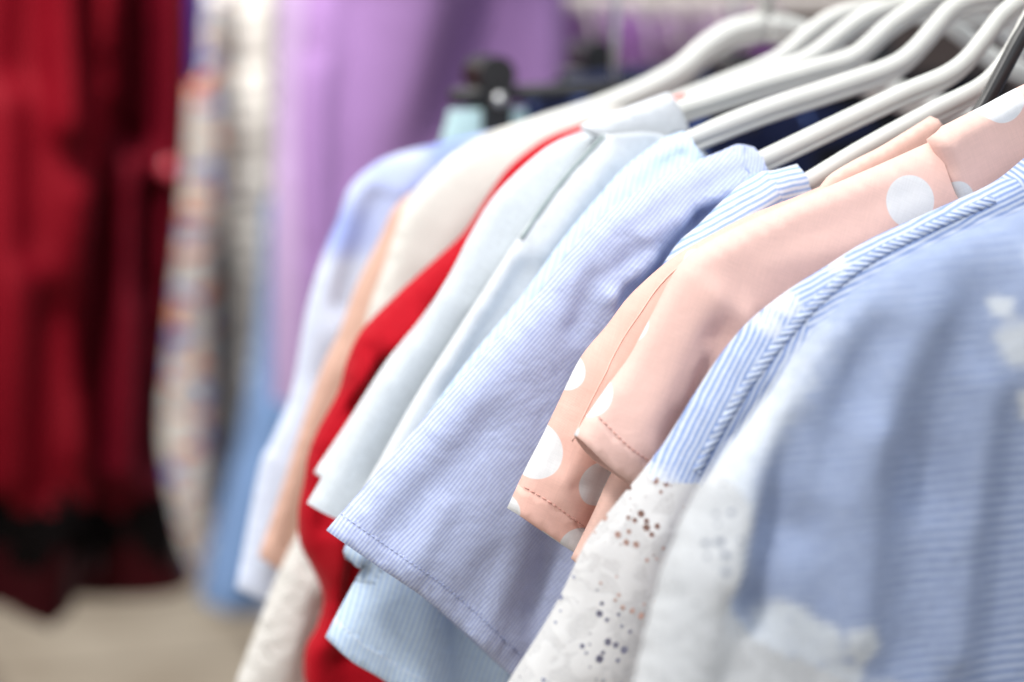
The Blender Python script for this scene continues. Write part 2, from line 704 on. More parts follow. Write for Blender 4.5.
def stitches(cloth, line, dash, gap, r, mat, parent, name='stitching', lift=0.0002):
    pts = resample(line, 0.0008)
    k1, k2 = max(2, int(dash / 0.0008)), max(1, int(gap / 0.0008))
    parts = []
    i = 0
    while i + k1 < len(pts):
        seg = np.array(pts[i:i + k1 + 1])
        q = cloth.point(seg[:, 0], seg[:, 1], lift)
        parts.append(tube([tuple(p) for p in q], r, 5))
        i += k1 + k2
    v, f = merge(parts)
    return mesh_obj(name, v, f, mat, parent)


def seam(cloth, pxline, r, mat, parent, name='seam', lift=0.0):
    pts = catmull([w(*p, cloth.Y) for p in pxline], lambda p: 0.002)
    seg = np.array(pts)
    q = cloth.point(seg[:, 0], seg[:, 1], lift)
    v, f = tube([tuple(p) for p in q], r, 6)
    return mesh_obj(name, v, f, mat, parent)


def poly_disc(cloth, cx, cz, pts2, mat, parent, name, lift=0.0012, rings=4):
    """thin patch (flower, button) laid on the cloth's front panel, star-shaped about its centre"""
    V, F, UV = [], [], []
    n = len(pts2)
    xs, zs, lf = [cx], [cz], [lift]
    for r in range(1, rings + 1):
        for (x, z) in pts2:
            xs.append(cx + x * r / rings)
            zs.append(cz + z * r / rings)
            lf.append(lift * (1.0 if r < rings else 0.2))
    base = cloth.point(xs, zs)
    base[:, 1] -= np.array(lf)
    for k in range(n):
        F.append((0, 1 + (k + 1) % n, 1 + k))
    for r in range(rings - 1):
        for k in range(n):
            a, b = 1 + r * n + k, 1 + r * n + (k + 1) % n
            F.append((a, b, b + n, a + n))
    uv = [(x, z) for x, z in zip(xs, zs)]
    return mesh_obj(name, base, F, mat, parent, uvs=uv)


def flower(r, petals=5, depth=0.32, ph=0.0, n=60):
    out = []
    for k in range(n):
        a = 2 * math.pi * k / n
        rr = r * (1 - depth + depth * abs(math.cos(petals * a / 2 + ph)))
        out.append((rr * math.cos(a), rr * math.sin(a)))
    return out


def sides(line):
    """signed side of a polyline given as px ((u1,v1),(u2,v2)): >0 is left / below"""
    (u1, v1), (u2, v2) = line
    return lambda u, v: (u2 - u1) * (v - v1) - (v2 - v1) * (u - u1)


def classifier(sleeve=None, sleeve_hem=0.0, hem=0.0, neck=0.0, runs=('neck', 'sleeve_hem', 'hem'), sleeve_name='sleeve'):
    def fn(u, v, dist):
        out = np.array(['bodice'] * len(u), dtype=object)
        if sleeve is not None:
            msk = sleeve(u, v)
            out[msk] = sleeve_name
        for k, nm in enumerate(runs):
            dd = dict(neck=neck, sleeve_hem=sleeve_hem, hem=hem).get(nm, 0)
            if nm and dd > 0 and k in dist:
                sel = dist[k] < dd
                if nm == 'sleeve_hem' and sleeve is not None:
                    sel &= sleeve(u, v)
                out[sel] = 'neckband' if nm == 'neck' else nm
        return out
    return fn


# ------------------------------------------------------------------ palette
M = {}
M['lavender'] = fabric('lavender_stripe_cotton', (0.56, 0.62, 0.785), stripe=((0.36, 0.415, 0.67), 0.00165, 0.5, 0.32), wrinkle=0.55, wrinkle_scale=34)
M['paleblue'] = fabric('pale_blue_cotton', (0.61, 0.725, 0.84), stripe=((0.44, 0.58, 0.80), 0.0026, 0.55, 0.30), wrinkle=0.35)
M['skystripe'] = fabric('sky_stripe_cotton', (0.66, 0.71, 0.80), stripe=((0.30, 0.42, 0.70), 0.0026, 0.55, 0.22), wrinkle=0.3)
M['white'] = fabric('white_shirt_cotton', (0.58, 0.625, 0.66), wrinkle=0.15, weave=0.15)
M['white2'] = fabric('white_blouse_cotton', (0.68, 0.71, 0.74), wrinkle=0.3)
M['red'] = fabric('red_crepe', (0.42, 0.001, 0.010), wrinkle=0.5, trans=0.05, sheen=0.1)
M['cream'] = fabric('cream_crepe', (0.69, 0.68, 0.635), wrinkle=0.2)
M['peach'] = fabric('peach_cotton', (0.66, 0.42, 0.33), wrinkle=0.2)
M['bluefar'] = fabric('blue_white_cotton', (0.66, 0.72, 0.86), wrinkle=0.3, blotch=[((0.28, 0.36, 0.76), 11, 0.5, 0.62, 3.1)])
M['denim'] = fabric('soft_blue_denim', (0.13, 0.215, 0.39), wrinkle=0.3)
M['stripe10'] = fabric('blue_white_stripe_cotton', (0.56, 0.62, 0.74), stripe=((0.24, 0.33, 0.59), 0.0023, 0.5, 0.30), wrinkle=0.3, overlay=(0.68, 0.71, 0.75))
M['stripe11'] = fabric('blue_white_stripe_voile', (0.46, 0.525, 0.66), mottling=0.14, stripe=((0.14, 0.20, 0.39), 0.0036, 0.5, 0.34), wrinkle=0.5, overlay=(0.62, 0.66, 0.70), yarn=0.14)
M['lace'] = lace('white_eyelet_lace', (0.80, 0.81, 0.81), cell=260, solid=0.61, hole=0.42, minr=0.25, thin=0.30, rand=0.65)
M['lace_near'] = lace('white_corded_lace', (0.72, 0.74, 0.76), cell=190, hole=0.30, floral=26, solid=0.52, thin=0.5)
M['knit'] = fabric('off_white_knit', (0.72, 0.70, 0.66), wrinkle=0.9, wrinkle_scale=90, weave=0.6, weave_scale=700)
M['plastic'] = plain('off_white_hanger_plastic', (0.69, 0.695, 0.655), rough=0.24, coat=0.25, var=0.06, bump=0.06, scale=60)
M['black'] = plain('black_hanger_plastic', (0.012, 0.012, 0.014), rough=0.35)
M['steel'] = plain('brushed_steel', (0.6, 0.6, 0.6), rough=0.3, metal=1.0)
M['thread_pink'] = plain('pink_thread', (0.62, 0.32, 0.27), rough=0.8)
M['thread_blue'] = plain('blue_thread', (0.40, 0.46, 0.68), rough=0.8)
M['thread_white'] = plain('white_thread', (0.8, 0.82, 0.84), rough=0.85)
M['thread_grey'] = plain('grey_green_thread', (0.33, 0.39, 0.38), rough=0.85)

# ------------------------------------------------------------------ lavender striped blouse (in focus)
BL = 'blouse'
ROW = 'clothes hanging in a row on the rail'


def garment(name, label, Y, cat=BL, z=1.0):
    return thing(name, label, cat, (XC, Y, z), ROW)


g = garment('blouse', 'lavender pinstripe blouse with gathered neck, its wide sleeve beside the peach dotted sleeve', 1.0)
c = Cloth(1.0, [('C', 330, 'o'), (930, 300, 'o'), (850, 240, 'o'), (790, 195, 'o'), (758, 172, 'o'), (754, 147, 'fc'), (738, 144, 'f'), (723, 150, 'f'), (687, 165, 'f'),
                (645, 187, 'f'), (605, 213, 'f'), (570, 250, 'f'), (540, 290, 'f'), (500, 335, 'f'), (452, 387, 'f'), (400, 446, 'f'),
                (326, 530, 'oc'), (370, 560, 'o'), (417, 592, 'o'), (455, 624, 'o'), (510, 674, 'o'), (570, 722, 'fc'), (606, 655, 'fc'), (610, 760, 'f'),
                (600, 900, 'f'), (580, 1080, 'oc'), (800, 1090, 'o'), ('C', 1095, 'o')],
          T=0.015, wd=0.034, seed=3, noise=0.0008,
          folds=[((765, 160), (640, 235), 0.0055, 0.005), ((752, 186), (695, 216), 0.0045, -0.008), ((695, 216), (645, 285), 0.0055, -0.007), ((770, 172), (722, 208), 0.003, 0.003),
                 ((712, 226), (668, 262), 0.004, 0.004), ((640, 255), (598, 292), 0.0045, 0.004), ((598, 292), (606, 340), 0.004, 0.0035), ((622, 290), (640, 345), 0.006, -0.005), ((585, 275), (566, 325), 0.005, -0.0035),
                 ((660, 225), (610, 262), 0.003, -0.0025), ((735, 168), (690, 190), 0.0025, -0.003),
                 ((690, 230), (610, 390), 0.012, -0.005), ((560, 420), (440, 560), 0.014, 0.004), ((620, 400), (530, 600), 0.012, -0.005),
                 ((480, 420), (390, 520), 0.010, -0.004), ((520, 500), (475, 630), 0.010, 0.004), ((430, 500), (400, 560), 0.007, 0.003), ((545, 560), (525, 650), 0.008, -0.004)],
          stripe=((400, 480), (560, 305)), pleat=[(0, 0.016, 0.0065, 0.0036), (1, 0.008, 0.0045, 0.0008)],
          part_uv={'neckband': ((740, 180), (752, 140)), 'sleeve_hem': ((400, 480), (545, 300))})
sl = sides(((640, 170), (700, 760)))
c.build(g, {'bodice': M['lavender'], 'sleeve': M['lavender'], 'sleeve_hem': M['lavender'], 'neckband': M['lavender'], 'hem': M['lavender']},
        classifier(lambda u, v: sl(u, v) > 0, 0.0095, 0.012, 0.012))
line = inset_line(c.runs[1], 0.0095)
stitches(c, line, 0.0016, 0.0014, 0.00022, M['thread_blue'], g)
lav = c
seam(c, [(742, 145), (737, 153), (735, 164), (739, 176)], 0.0004, M['thread_blue'], g, 'neck_seam')

# ------------------------------------------------------------------ sky stripe blouse
g = garment('blouse', 'light blue striped blouse, only gathered neck and shoulder showing above the peach blouse', 0.974)
c = Cloth(0.974, [('C', 340, 'o'), (950, 300, 'o'), (860, 250, 'o'), (812, 205, 'o'), (797, 164, 'fc'), (775, 170, 'f'), (754, 174, 'f'), (726, 197, 'f'), (698, 225, 'f'), (676, 245, 'f'),
                  (652, 285, 'f'), (630, 340, 'f'), (608, 410, 'f'), (585, 470, 'oc'), (620, 520, 'o'), (660, 550, 'fc'), (685, 515, 'fc'), (695, 700, 'f'), (690, 1080, 'oc'),
                  (850, 1090, 'o'), ('C', 1095, 'o')], T=0.010, wd=0.024, seed=5, noise=0.0005,
          folds=[((775, 180), (700, 245), 0.006, 0.004)],
          stripe=((672, 250), (790, 185)), pleat=[(0, 0.014, 0.006, 0.0022)], part_uv={'neckband': ((760, 182), (800, 172))})
sl = sides(((660, 230), (720, 760)))
c.build(g, {'bodice': M['skystripe'], 'sleeve': M['skystripe'], 'sleeve_hem': M['skystripe'], 'neckband': M['skystripe'], 'hem': M['skystripe']},
        classifier(lambda u, v: sl(u, v) > 0, 0.008, 0.01, 0.016))

# ------------------------------------------------------------------ peach dotted blouses


def dots_for(cl, lst):
    out = []
    for (u, v, r) in lst:
        x, z = w(u, v, cl.Y)
        p = np.array((x, z))
        hh = float(cl.relief(np.array([x]), np.array([z]))[0]) * 0.25
        out.append((float(p @ cl.sd[0]) + hh, float(p @ cl.sd[1]) + hh * 0.3, r))
    return out


g1 = garment('blouse', 'peach blouse with white dots, further of two, sleeve against the lavender pinstripe', 0.945)
p1 = Cloth(0.945, [('C', 320, 'o'), (1000, 270, 'o'), (900, 230, 'o'), (845, 200, 'o'), (828, 183, 'fc'), (800, 195, 'f'), (747, 216, 'f'), (705, 238, 'f'), (669, 260, 'f'),
                   (630, 295, 'f'), (607, 325, 'f'), (580, 358, 'f'), (557, 405, 'f'), (540, 440, 'f'), (525, 469, 'f'), (507, 508, 'oc'),
                   (525, 519, 'o'), (548, 535, 'o'), (575, 553, 'o'), (620, 580, 'fc'), (660, 520, 'fc'), (668, 700, 'f'), (655, 1080, 'oc'), (850, 1090, 'o'), ('C', 1095, 'o')],
           T=0.012, wd=0.026, seed=8, noise=0.0006,
           folds=[((640, 320), (560, 480), 0.009, 0.003), ((612, 420), (585, 520), 0.006, -0.004), ((598, 370), (545, 490), 0.004, 0.002), ((548, 470), (562, 510), 0.003, 0.0018), ((530, 490), (600, 470), 0.003, -0.0014), ((560, 430), (600, 450), 0.0035, 0.0014)],
           stripe=((600, 500), (640, 400)))
p2 = Cloth(0.912, [('C', 250, 'o'), (1015, 225, 'o'), (948, 203, 'o'), (929, 142, 'fc'), (880, 164, 'f'), (829, 186, 'f'), (749, 221, 'f'), (699, 247, 'f'), (679, 265, 'f'), (664, 290, 'f'),
                   (654, 310, 'f'), (630, 355, 'f'), (605, 389, 'f'), (574, 434, 'oc'), (599, 462, 'o'), (626, 481, 'o'), (690, 525, 'fc'), (725, 470, 'fc'), (735, 700, 'f'),
                   (725, 1080, 'oc'), (900, 1090, 'o'), ('C', 1095, 'o')],
           T=0.013, wd=0.030, seed=11, noise=0.0005,
           folds=[((700, 300), (625, 440), 0.011, 0.004), ((705, 335), (670, 430), 0.008, -0.004), ((735, 310), (715, 430), 0.006, 0.003), ((690, 275), (745, 330), 0.004, 0.0016), ((700, 345), (728, 390), 0.003, 0.0022), ((690, 352), (672, 400), 0.003, 0.002), ((640, 440), (655, 475), 0.003, 0.0014), ((780, 225), (900, 185), 0.006, -0.0012), ((760, 260), (860, 240), 0.006, 0.0012)],
           stripe=((640, 450), (690, 320)))
R_ = 0.0105
d1 = dots_for(p1, [(561, 370, 0.0085), (532, 449, 0.0118), (592, 479, 0.010), (568, 543, 0.009), (500, 510, 0.007), (690, 262, 0.006), (650, 560, R_), (640, 420, R_), (720, 330, R_), (760, 420, R_), (800, 520, R_),
                   (700, 640, R_), (780, 700, R_), (860, 620, R_), (840, 330, R_), (920, 420, R_), (940, 620, R_), (1000, 500, R_), (700, 820, R_), (820, 860, R_), (940, 820, R_), (760, 980, R_), (900, 980, R_)])
d2 = dots_for(p2, [(620, 320, 0.0105), (583, 391, 0.0105), (897, 199, 0.0110), (566, 430, 0.004), (1015, 330, R_), (800, 420, R_), (900, 360, R_), (860, 520, R_), (960, 480, R_), (780, 620, R_),
                   (900, 660, R_), (1000, 620, R_), (820, 780, R_), (940, 800, R_), (780, 920, R_), (900, 940, R_), (1020, 900, R_)])
PINK = (0.84, 0.53, 0.45)
M['pink1'] = fabric('peach_dot_crepe_rear', PINK, yarn=0.045, dots=d1, wrinkle=0.3, weave=0.18, weave_scale=2600, trans=0.22)
M['pink2'] = fabric('peach_dot_crepe_front', (0.83, 0.56, 0.49), yarn=0.045, dots=d2, wrinkle=0.3, weave=0.18, weave_scale=2600, trans=0.15)
M['pink_plain'] = fabric('peach_crepe', (0.83, 0.56, 0.48), yarn=0.045, wrinkle=0.1, weave=0.18, weave_scale=2600)
sl = sides(((700, 200), (760, 760)))
for gg, cc, mm in ((g1, p1, M['pink1']),):
    cc.build(gg, {'bodice': mm, 'sleeve': mm, 'sleeve_hem': mm, 'neckband': mm, 'hem': mm}, classifier(lambda u, v: sl(u, v) > 0, 0.011, 0.012, 0.0))
    stitches(cc, inset_line(cc.runs[1], 0.0115), 0.0019, 0.0011, 0.00028, M['thread_pink'], gg)
seam(p1, [(812, 196), (747, 222), (705, 244), (672, 266), (640, 300), (600, 360), (560, 440)], 0.0004, M['pink_plain'], g1, 'shoulder_seam')
# its turned-up collar
cc = Cloth(0.945, [(812, 202, 'fc'), (826, 178, 'f'), (852, 161, 'f'), (881, 146, 'f'), (930, 116, 'fc'), (938, 119, 'f'), (944, 126, 'f'), (938, 140, 'oc'), (900, 190, 'o'), (850, 215, 'o')],
           T=0.0035, wd=0.004, mirror=False, seed=2, noise=0.0003, stripe=((820, 190), (940, 120)))
cc.build(g1, {'collar': M['pink_plain']}, lambda u, v, d: np.array(['collar'] * len(u), dtype=object))

g2 = garment('blouse', 'peach blouse with big white dots, nearer of the two, dotted stand collar on top', 0.912)
sl2 = sides(((735, 200), (800, 760)))
p2.build(g2, {'bodice': M['pink2'], 'sleeve': M['pink2'], 'sleeve_hem': M['pink2'], 'neckband': M['pink2'], 'hem': M['pink2']},
         classifier(lambda u, v: sl2(u, v) > 0, 0.011, 0.012, 0.0))
stitches(p2, inset_line(p2.runs[1], 0.0115), 0.0019, 0.0011, 0.00028, M['thread_pink'], g2)
# dotted stand collar
cc = Cloth(0.906, [(929, 139, 'fc'), (945, 125, 'f'), (980, 107, 'f'), (1024, 84, 'f'), (1080, 60, 'f'), ('C', 48, 'oc'), ('C', 150, 'oc'), (1060, 190, 'o'), (1000, 215, 'o'), (952, 214, 'oc'),
                   (946, 196, 'f'), (938, 166, 'f')],
           T=0.0085, wd=0.005, mirror=False, seed=4, noise=0.0004, stripe=((930, 140), (1024, 90)))
dc = dots_for(cc, [(993, 98, 0.0110), (946, 200, 0.0085), (1030, 170, 0.010)])
M['pink_collar'] = fabric('peach_dot_collar', (0.83, 0.56, 0.49), yarn=0.045, dots=dc, wrinkle=0.08, weave=0.18, weave_scale=2600)
cc.build(g2, {'collar': M['pink_collar']}, lambda u, v, d: np.array(['collar'] * len(u), dtype=object))
# side panel hanging under its sleeve
cc = Cloth(0.927, [(700, 420, 'fc'), (640, 440, 'f'), (613, 470, 'f'), (592, 515, 'f'), (571, 558, 'oc'), (582, 568, 'o'), (660, 640, 'o'), (760, 660, 'fc'), (760, 440, 'f')],
           T=0.006, wd=0.016, mirror=False, seed=6, noise=0.0004)
cc.build(g2, {'side_panel': M['pink_plain']}, lambda u, v, d: np.array(['side_panel'] * len(u), dtype=object))

# ------------------------------------------------------------------ pale blue blouse
g = garment('blouse', 'pale blue blouse, its lower tier hanging out below the lavender pinstripe sleeve', 1.045)
c = Cloth(1.045, [('C', 330, 'o'), (900, 290, 'o'), (800, 240, 'o'), (730, 195, 'o'), (692, 155, 'o'), (684, 131, 'fc'), (668, 136, 'f'), (648, 149, 'f'), (622, 170, 'f'), (597, 198, 'f'), (562, 240, 'f'),
                  (520, 298, 'f'), (470, 358, 'f'), (420, 425, 'f'), (366, 500, 'f'), (343, 551, 'oc'), (350, 562, 'o'), (362, 568, 'fc'), (343, 602, 'f'), (325, 637, 'oc'),
                  (345, 655, 'o'), (368, 668, 'o'), (400, 686, 'o'), (480, 712, 'o'), (640, 740, 'o'), ('C', 760, 'o')],
          T=0.014, wd=0.03, seed=14, noise=0.001,
          folds=[((692, 150), (610, 225), 0.0045, 0.005), ((690, 140), (632, 182), 0.003, -0.005), ((695, 166), (620, 236), 0.004, -0.006), ((680, 134), (650, 155), 0.003, 0.003),
                 ((420, 590), (410, 690), 0.010, 0.004), ((455, 600), (460, 700), 0.008, -0.008), ((490, 620), (500, 700), 0.006, 0.006)],
          stripe=((345, 640), (372, 560)), pleat=[(0, 0.020, 0.0075, 0.004), (2, 0.004, 0.006, 0.0003)])
sl = sides(((580, 150), (620, 760)))
c.build(g, {'bodice': M['paleblue'], 'sleeve': M['paleblue'], 'sleeve_hem': M['paleblue'], 'neckband': M['paleblue'], 'hem': M['paleblue']},
        classifier(lambda u, v: sl(u, v) > 0, 0.006, 0.010, 0.014))
stitches(c, inset_line(c.runs[2][:40], 0.009), 0.0016, 0.0014, 0.0002, M['thread_white'], g)

# ------------------------------------------------------------------ white shirt with collar
g = garment('shirt', 'pale grey white shirt with crisp pointed collar and long placket edge', 1.086, 'shirt')
c = Cloth(1.086, [('C', 300, 'o'), (850, 250, 'o'), (740, 190, 'o'), (695, 150, 'o'), (680, 122, 'fc'), (640, 120, 'f'), (600, 127, 'f'), (559, 140, 'f'), (529, 161, 'f'), (493, 197, 'f'),
                  (469, 236, 'f'), (449, 275, 'f'), (419, 323, 'f'), (388, 366, 'f'), (348, 432, 'f'), (307, 503, 'oc'), (325, 512, 'o'), (360, 524, 'o'), (480, 560, 'fc'), (505, 530, 'fc'),
                  (515, 800, 'f'), (500, 1000, 'oc'), (700, 1010, 'o'), ('C', 1010, 'o')],
          T=0.012, wd=0.03, seed=21, noise=0.0004, folds=[((560, 160), (470, 300), 0.010, 0.003), ((480, 300), (380, 470), 0.012, -0.003)],
          stripe=((330, 500), (500, 220)))
sl = sides(((540, 130), (590, 760)))
c.build(g, {'bodice': M['white'], 'sleeve': M['white'], 'sleeve_hem': M['white'], 'neckband': M['white'], 'hem': M['white']},
        classifier(lambda u, v: sl(u, v) > 0, 0.0, 0.012, 0.0))
fp = Cloth(1.066, [(603, 134, 'fc'), (588, 150, 'f'), (566, 174, 'f'), (540, 208, 'f'), (516, 240, 'f'), (482, 292, 'f'), (446, 348, 'f'), (412, 402, 'f'), (376, 466, 'f'), (352, 508, 'oc'), (420, 540, 'o'), (520, 560, 'fc'),
                   (560, 420, 'f'), (640, 260, 'f'), (690, 150, 'oc'), (650, 132, 'o')], T=0.006, wd=0.018, mirror=False, seed=24, noise=0.0006,
           folds=[((600, 160), (540, 250), 0.006, 0.002), ((520, 270), (450, 390), 0.007, -0.003)], stripe=((330, 500), (500, 220)))
fp.build(g, {'front_panel': M['white2']}, lambda u, v, d: np.array(['front_panel'] * len(u), dtype=object))
seam(fp, [(603, 135), (588, 151), (566, 175), (540, 209), (519, 238), (513, 240)], 0.0009, M['thread_grey'], g, 'piping', lift=0.0002)
cc = Cloth(1.074, [(580, 126, 'fc'), (600, 116, 'f'), (624, 108, 'f'), (668, 92, 'oc'), (677, 110, 'o'), (686, 131, 'oc'), (660, 138, 'o'), (630, 140, 'o'), (600, 137, 'o')],
           T=0.007, wd=0.012, mirror=False, seed=9, noise=0.0004)
cc.build(g, {'collar': M['white2']}, lambda u, v, d: np.array(['collar'] * len(u), dtype=object), solid=0.0016)

g = garment('blouse', 'plain white blouse squeezed between the red blouse and the collared white shirt', 1.12)
c = Cloth(1.12, [('C', 300, 'o'), (850, 250, 'o'), (740, 190, 'o'), (650, 130, 'o'), (620, 118, 'fc'), (590, 128, 'f'), (559, 141, 'f'), (529, 163, 'f'), (495, 199, 'f'),
                 (471, 238, 'f'), (450, 277, 'f'), (419, 321, 'f'), (386, 362, 'f'), (348, 421, 'f'), (314, 472, 'oc'), (330, 484, 'o'), (420, 540, 'fc'), (505, 520, 'fc'),
                 (515, 800, 'f'), (500, 1000, 'oc'), (700, 1010, 'o'), ('C', 1010, 'o')], T=0.010, wd=0.03, seed=23, noise=0.0004)
c.build(g, {'bodice': M['white2'], 'sleeve': M['white2'], 'sleeve_hem': M['white2'], 'neckband': M['white2'], 'hem': M['white2']},
        classifier(lambda u, v: sl(u, v) > 0, 0.008, 0.012, 0.0))

# ------------------------------------------------------------------ red blouse
g = garment('blouse', 'bright red blouse with wavy loose sleeve between the cream blouse and the white shirts', 1.16)
c = Cloth(1.16, [('C', 300, 'o'), (800, 240, 'o'), (700, 180, 'o'), (640, 130, 'o'), (602, 117, 'fc'), (556, 134, 'f'), (533, 147, 'f'), (507, 169, 'f'), (487, 197, 'f'), (464, 232, 'f'), (432, 262, 'f'), (396, 295, 'f'),
                 (361, 331, 'f'), (346, 363, 'f'), (338, 392, 'f'), (318, 429, 'f'), (308, 455, 'f'), (304, 480, 'f'), (298, 513, 'f'), (300, 544, 'f'), (312, 568, 'f'), (323, 597, 'f'), (317, 626, 'f'),
                 (305, 650, 'f'), (306, 690, 'f'), (330, 760, 'oc'), (500, 780, 'o'), ('C', 800, 'o')],
         T=0.013, wd=0.028, seed=31, noise=0.0012,
         folds=[((352, 372), (410, 322), 0.007, 0.008), ((352, 402), (392, 362), 0.006, -0.014), ((365, 345), (385, 375), 0.004, -0.007), ((335, 440), (330, 560), 0.008, 0.006), ((350, 470), (345, 600), 0.008, -0.008), ((320, 620), (350, 680), 0.009, -0.006), ((450, 265), (380, 330), 0.006, 0.004), ((325, 430), (318, 520), 0.005, -0.008), ((340, 520), (325, 640), 0.006, 0.007), ((358, 560), (350, 650), 0.006, -0.010), ((335, 400), (356, 380), 0.004, 0.006)],
         stripe=((330, 600), (400, 300)))
sl = sides(((520, 140), (560, 760)))
c.build(g, {'bodice': M['red'], 'sleeve': M['red'], 'sleeve_hem': M['red'], 'neckband': M['red'], 'hem': M['red']},
        classifier(lambda u, v: sl(u, v) > 0, 0.0, 0.01, 0.0, runs=('neck', 'hem')))

# ------------------------------------------------------------------ cream blouse with knitted lower part
g = garment('blouse', 'cream blouse with off white knitted lower part, on the thick far hanger', 1.226)
c = Cloth(1.226, [('C', 290, 'o'), (760, 220, 'o'), (680, 150, 'o'), (630, 112, 'o'), (600, 103, 'fc'), (559, 112, 'f'), (501, 128, 'f'), (466, 146, 'f'), (438, 167, 'f'), (418, 187, 'f'), (405, 205, 'f'), (396, 228, 'f'),
                  (383, 269, 'f'), (366, 320, 'f'), (360, 380, 'f'), (336, 470, 'f'), (303, 523, 'f'), (273, 585, 'f'), (252, 640, 'f'), (236, 684, 'f'), (222, 740, 'oc'), (400, 770, 'o'), ('C', 790, 'o')],
          T=0.017, wd=0.04, seed=41, noise=0.0008, folds=[((520, 150), (430, 260), 0.014, 0.004), ((270, 660), (300, 580), 0.010, 0.004), ((300, 680), (320, 600), 0.008, -0.006)],
          stripe=((300, 600), (400, 250)))
sl = sides(((470, 130), (520, 760)))
knit_line = 500


def cl_cream(u, v, d):
    out = np.array(['bodice'] * len(u), dtype=object)
    out[sl(u, v) > 0] = 'sleeve'
    out[v > knit_line] = 'knit_panel'
    out[d[1] < 0.012] = 'hem'
    return out


c.build(g, {'bodice': M['cream'], 'sleeve': M['cream'], 'knit_panel': M['knit'], 'hem': M['knit']}, cl_cream, single=('bodice', 'hem', 'knit_panel'))

# ------------------------------------------------------------------ peach and blue garments farther back
g = garment('blouse', 'plain peach blouse, blurred, its sleeve between the far blue and the cream blouse', 1.262)
c = Cloth(1.262, [('C', 300, 'o'), (700, 230, 'o'), (600, 175, 'o'), (560, 150, 'fc'), (470, 165, 'f'), (440, 178, 'f'), (413, 192, 'f'), (393, 210, 'f'), (380, 238, 'f'), (356, 286, 'f'), (339, 332, 'f'), (321, 370, 'f'),
                  (300, 430, 'f'), (281, 490, 'f'), (258, 556, 'oc'), (278, 568, 'o'), (335, 590, 'fc'), (352, 560, 'fc'), (356, 900, 'f'), (350, 950, 'oc'), (500, 960, 'o'), ('C', 960, 'o')],
          T=0.010, wd=0.03, seed=51, folds=[((340, 390), (280, 540), 0.012, -0.004)])
sl = sides(((450, 170), (480, 760)))
c.build(g, {'bodice': M['peach'], 'sleeve': M['peach'], 'sleeve_hem': M['peach'], 'neckband': M['peach'], 'hem': M['peach']},
        classifier(lambda u, v: sl(u, v) > 0, 0.012, 0.012, 0.0))
g = garment('blouse', 'blue and white blouse with pale shoulder, farthest blouse, against the purple dress', 1.30)
c = Cloth(1.30, [('C', 280, 'o'), (700, 210, 'o'), (600, 165, 'o'), (520, 125, 'fc'), (442, 143, 'f'), (396, 154, 'f'), (370, 167, 'f'), (349, 188, 'f'), (338, 218, 'f'), (321, 260, 'f'), (306, 313, 'f'), (292, 390, 'f'),
                 (272, 440, 'f'), (259, 470, 'f'), (236, 588, 'oc'), (264, 597, 'o'), (335, 615, 'fc'), (345, 580, 'fc'), (350, 900, 'f'), (345, 940, 'oc'), (500, 950, 'o'), ('C', 950, 'o')],
         T=0.012, wd=0.03, seed=52, folds=[((390, 190), (330, 330), 0.012, 0.005), ((370, 200), (340, 300), 0.009, -0.008), ((310, 400), (255, 560), 0.010, 0.005)])
c.build(g, {'bodice': M['bluefar'], 'sleeve': M['bluefar'], 'sleeve_hem': M['bluefar'], 'neckband': M['bluefar'], 'hem': M['bluefar']},
        classifier(lambda u, v: sl(u, v) > 0, 0.012, 0.012, 0.0))

# ------------------------------------------------------------------ striped blouse with trim and eyelet lace sleeve
g = garment('blouse', 'blue striped blouse with twisted trim and white eyelet lace sleeve beside peach blouse', 0.88)
c = Cloth(0.88, [('C', 300, 'o'), (1090, 230, 'o'), (1060, 165, 'o'), (1042, 144, 'fc'), (1024, 158, 'f'), (990, 184, 'f'), (929, 212, 'f'), (868, 240, 'f'), (826, 266, 'f'), (788, 290, 'f'), (750, 320, 'f'), (723, 351, 'f'),
                 (700, 385, 'f'), (665, 441, 'f'), (640, 474, 'f'), (616, 503, 'f'), (587, 540, 'f'), (562, 592, 'f'), (537, 636, 'f'), (508, 682, 'f'), (475, 745, 'oc'), (600, 810, 'o'), (720, 850, 'fc'),
                 (760, 770, 'fc'), (770, 900, 'f'), (760, 1150, 'oc'), (900, 1160, 'o'), ('C', 1160, 'o')],
         T=0.013, wd=0.030, seed=61, noise=0.0009,
         folds=[((900, 260), (760, 370), 0.010, 0.003), ((720, 400), (640, 520), 0.010, 0.003), ((640, 540), (590, 660), 0.012, 0.004), ((690, 540), (640, 680), 0.010, -0.006)],
         stripe=((650, 500), (740, 330)), part_uv={'bodice': ((870, 262), (980, 205)), 'neckband': ((1000, 150), (1010, 215))})
sl = sides(((780, 240), (840, 560)))


c.single_layer = ('lace_sleeve',)


def cl10(u, v, d):
    out = np.array(['bodice'] * len(u), dtype=object)
    out[sl(u, v) > 0] = 'upper_sleeve'
    # scalloped upper border of the lace
    t = (v - 474) * 0.9 - (u - 640) * 0.25 + 7 * np.abs(np.sin(u / 16.0))
    out[(t > 0) & (u < 830) & (v > 440)] = 'lace_sleeve'
    out[(d[0] < 0.022)] = 'neckband'
    return out


def dens10(u, v, ed):
    d = np.zeros(len(u))
    for (fu, fv, r) in ((778, 300, 15), (762, 322, 12), (834, 262, 11), (648, 482, 20), (628, 500, 22), (675, 500, 22), (700, 520, 25)):
        d = np.maximum(d, 0.75 * np.clip(1.5 - np.hypot(u - fu, v - fv) / r, 0, 1))
    return d


c.build(g, {'bodice': M['stripe10'], 'upper_sleeve': M['stripe10'], 'lace_sleeve': M['lace'], 'neckband': M['stripe10']}, cl10, solid=0, density=dens10)


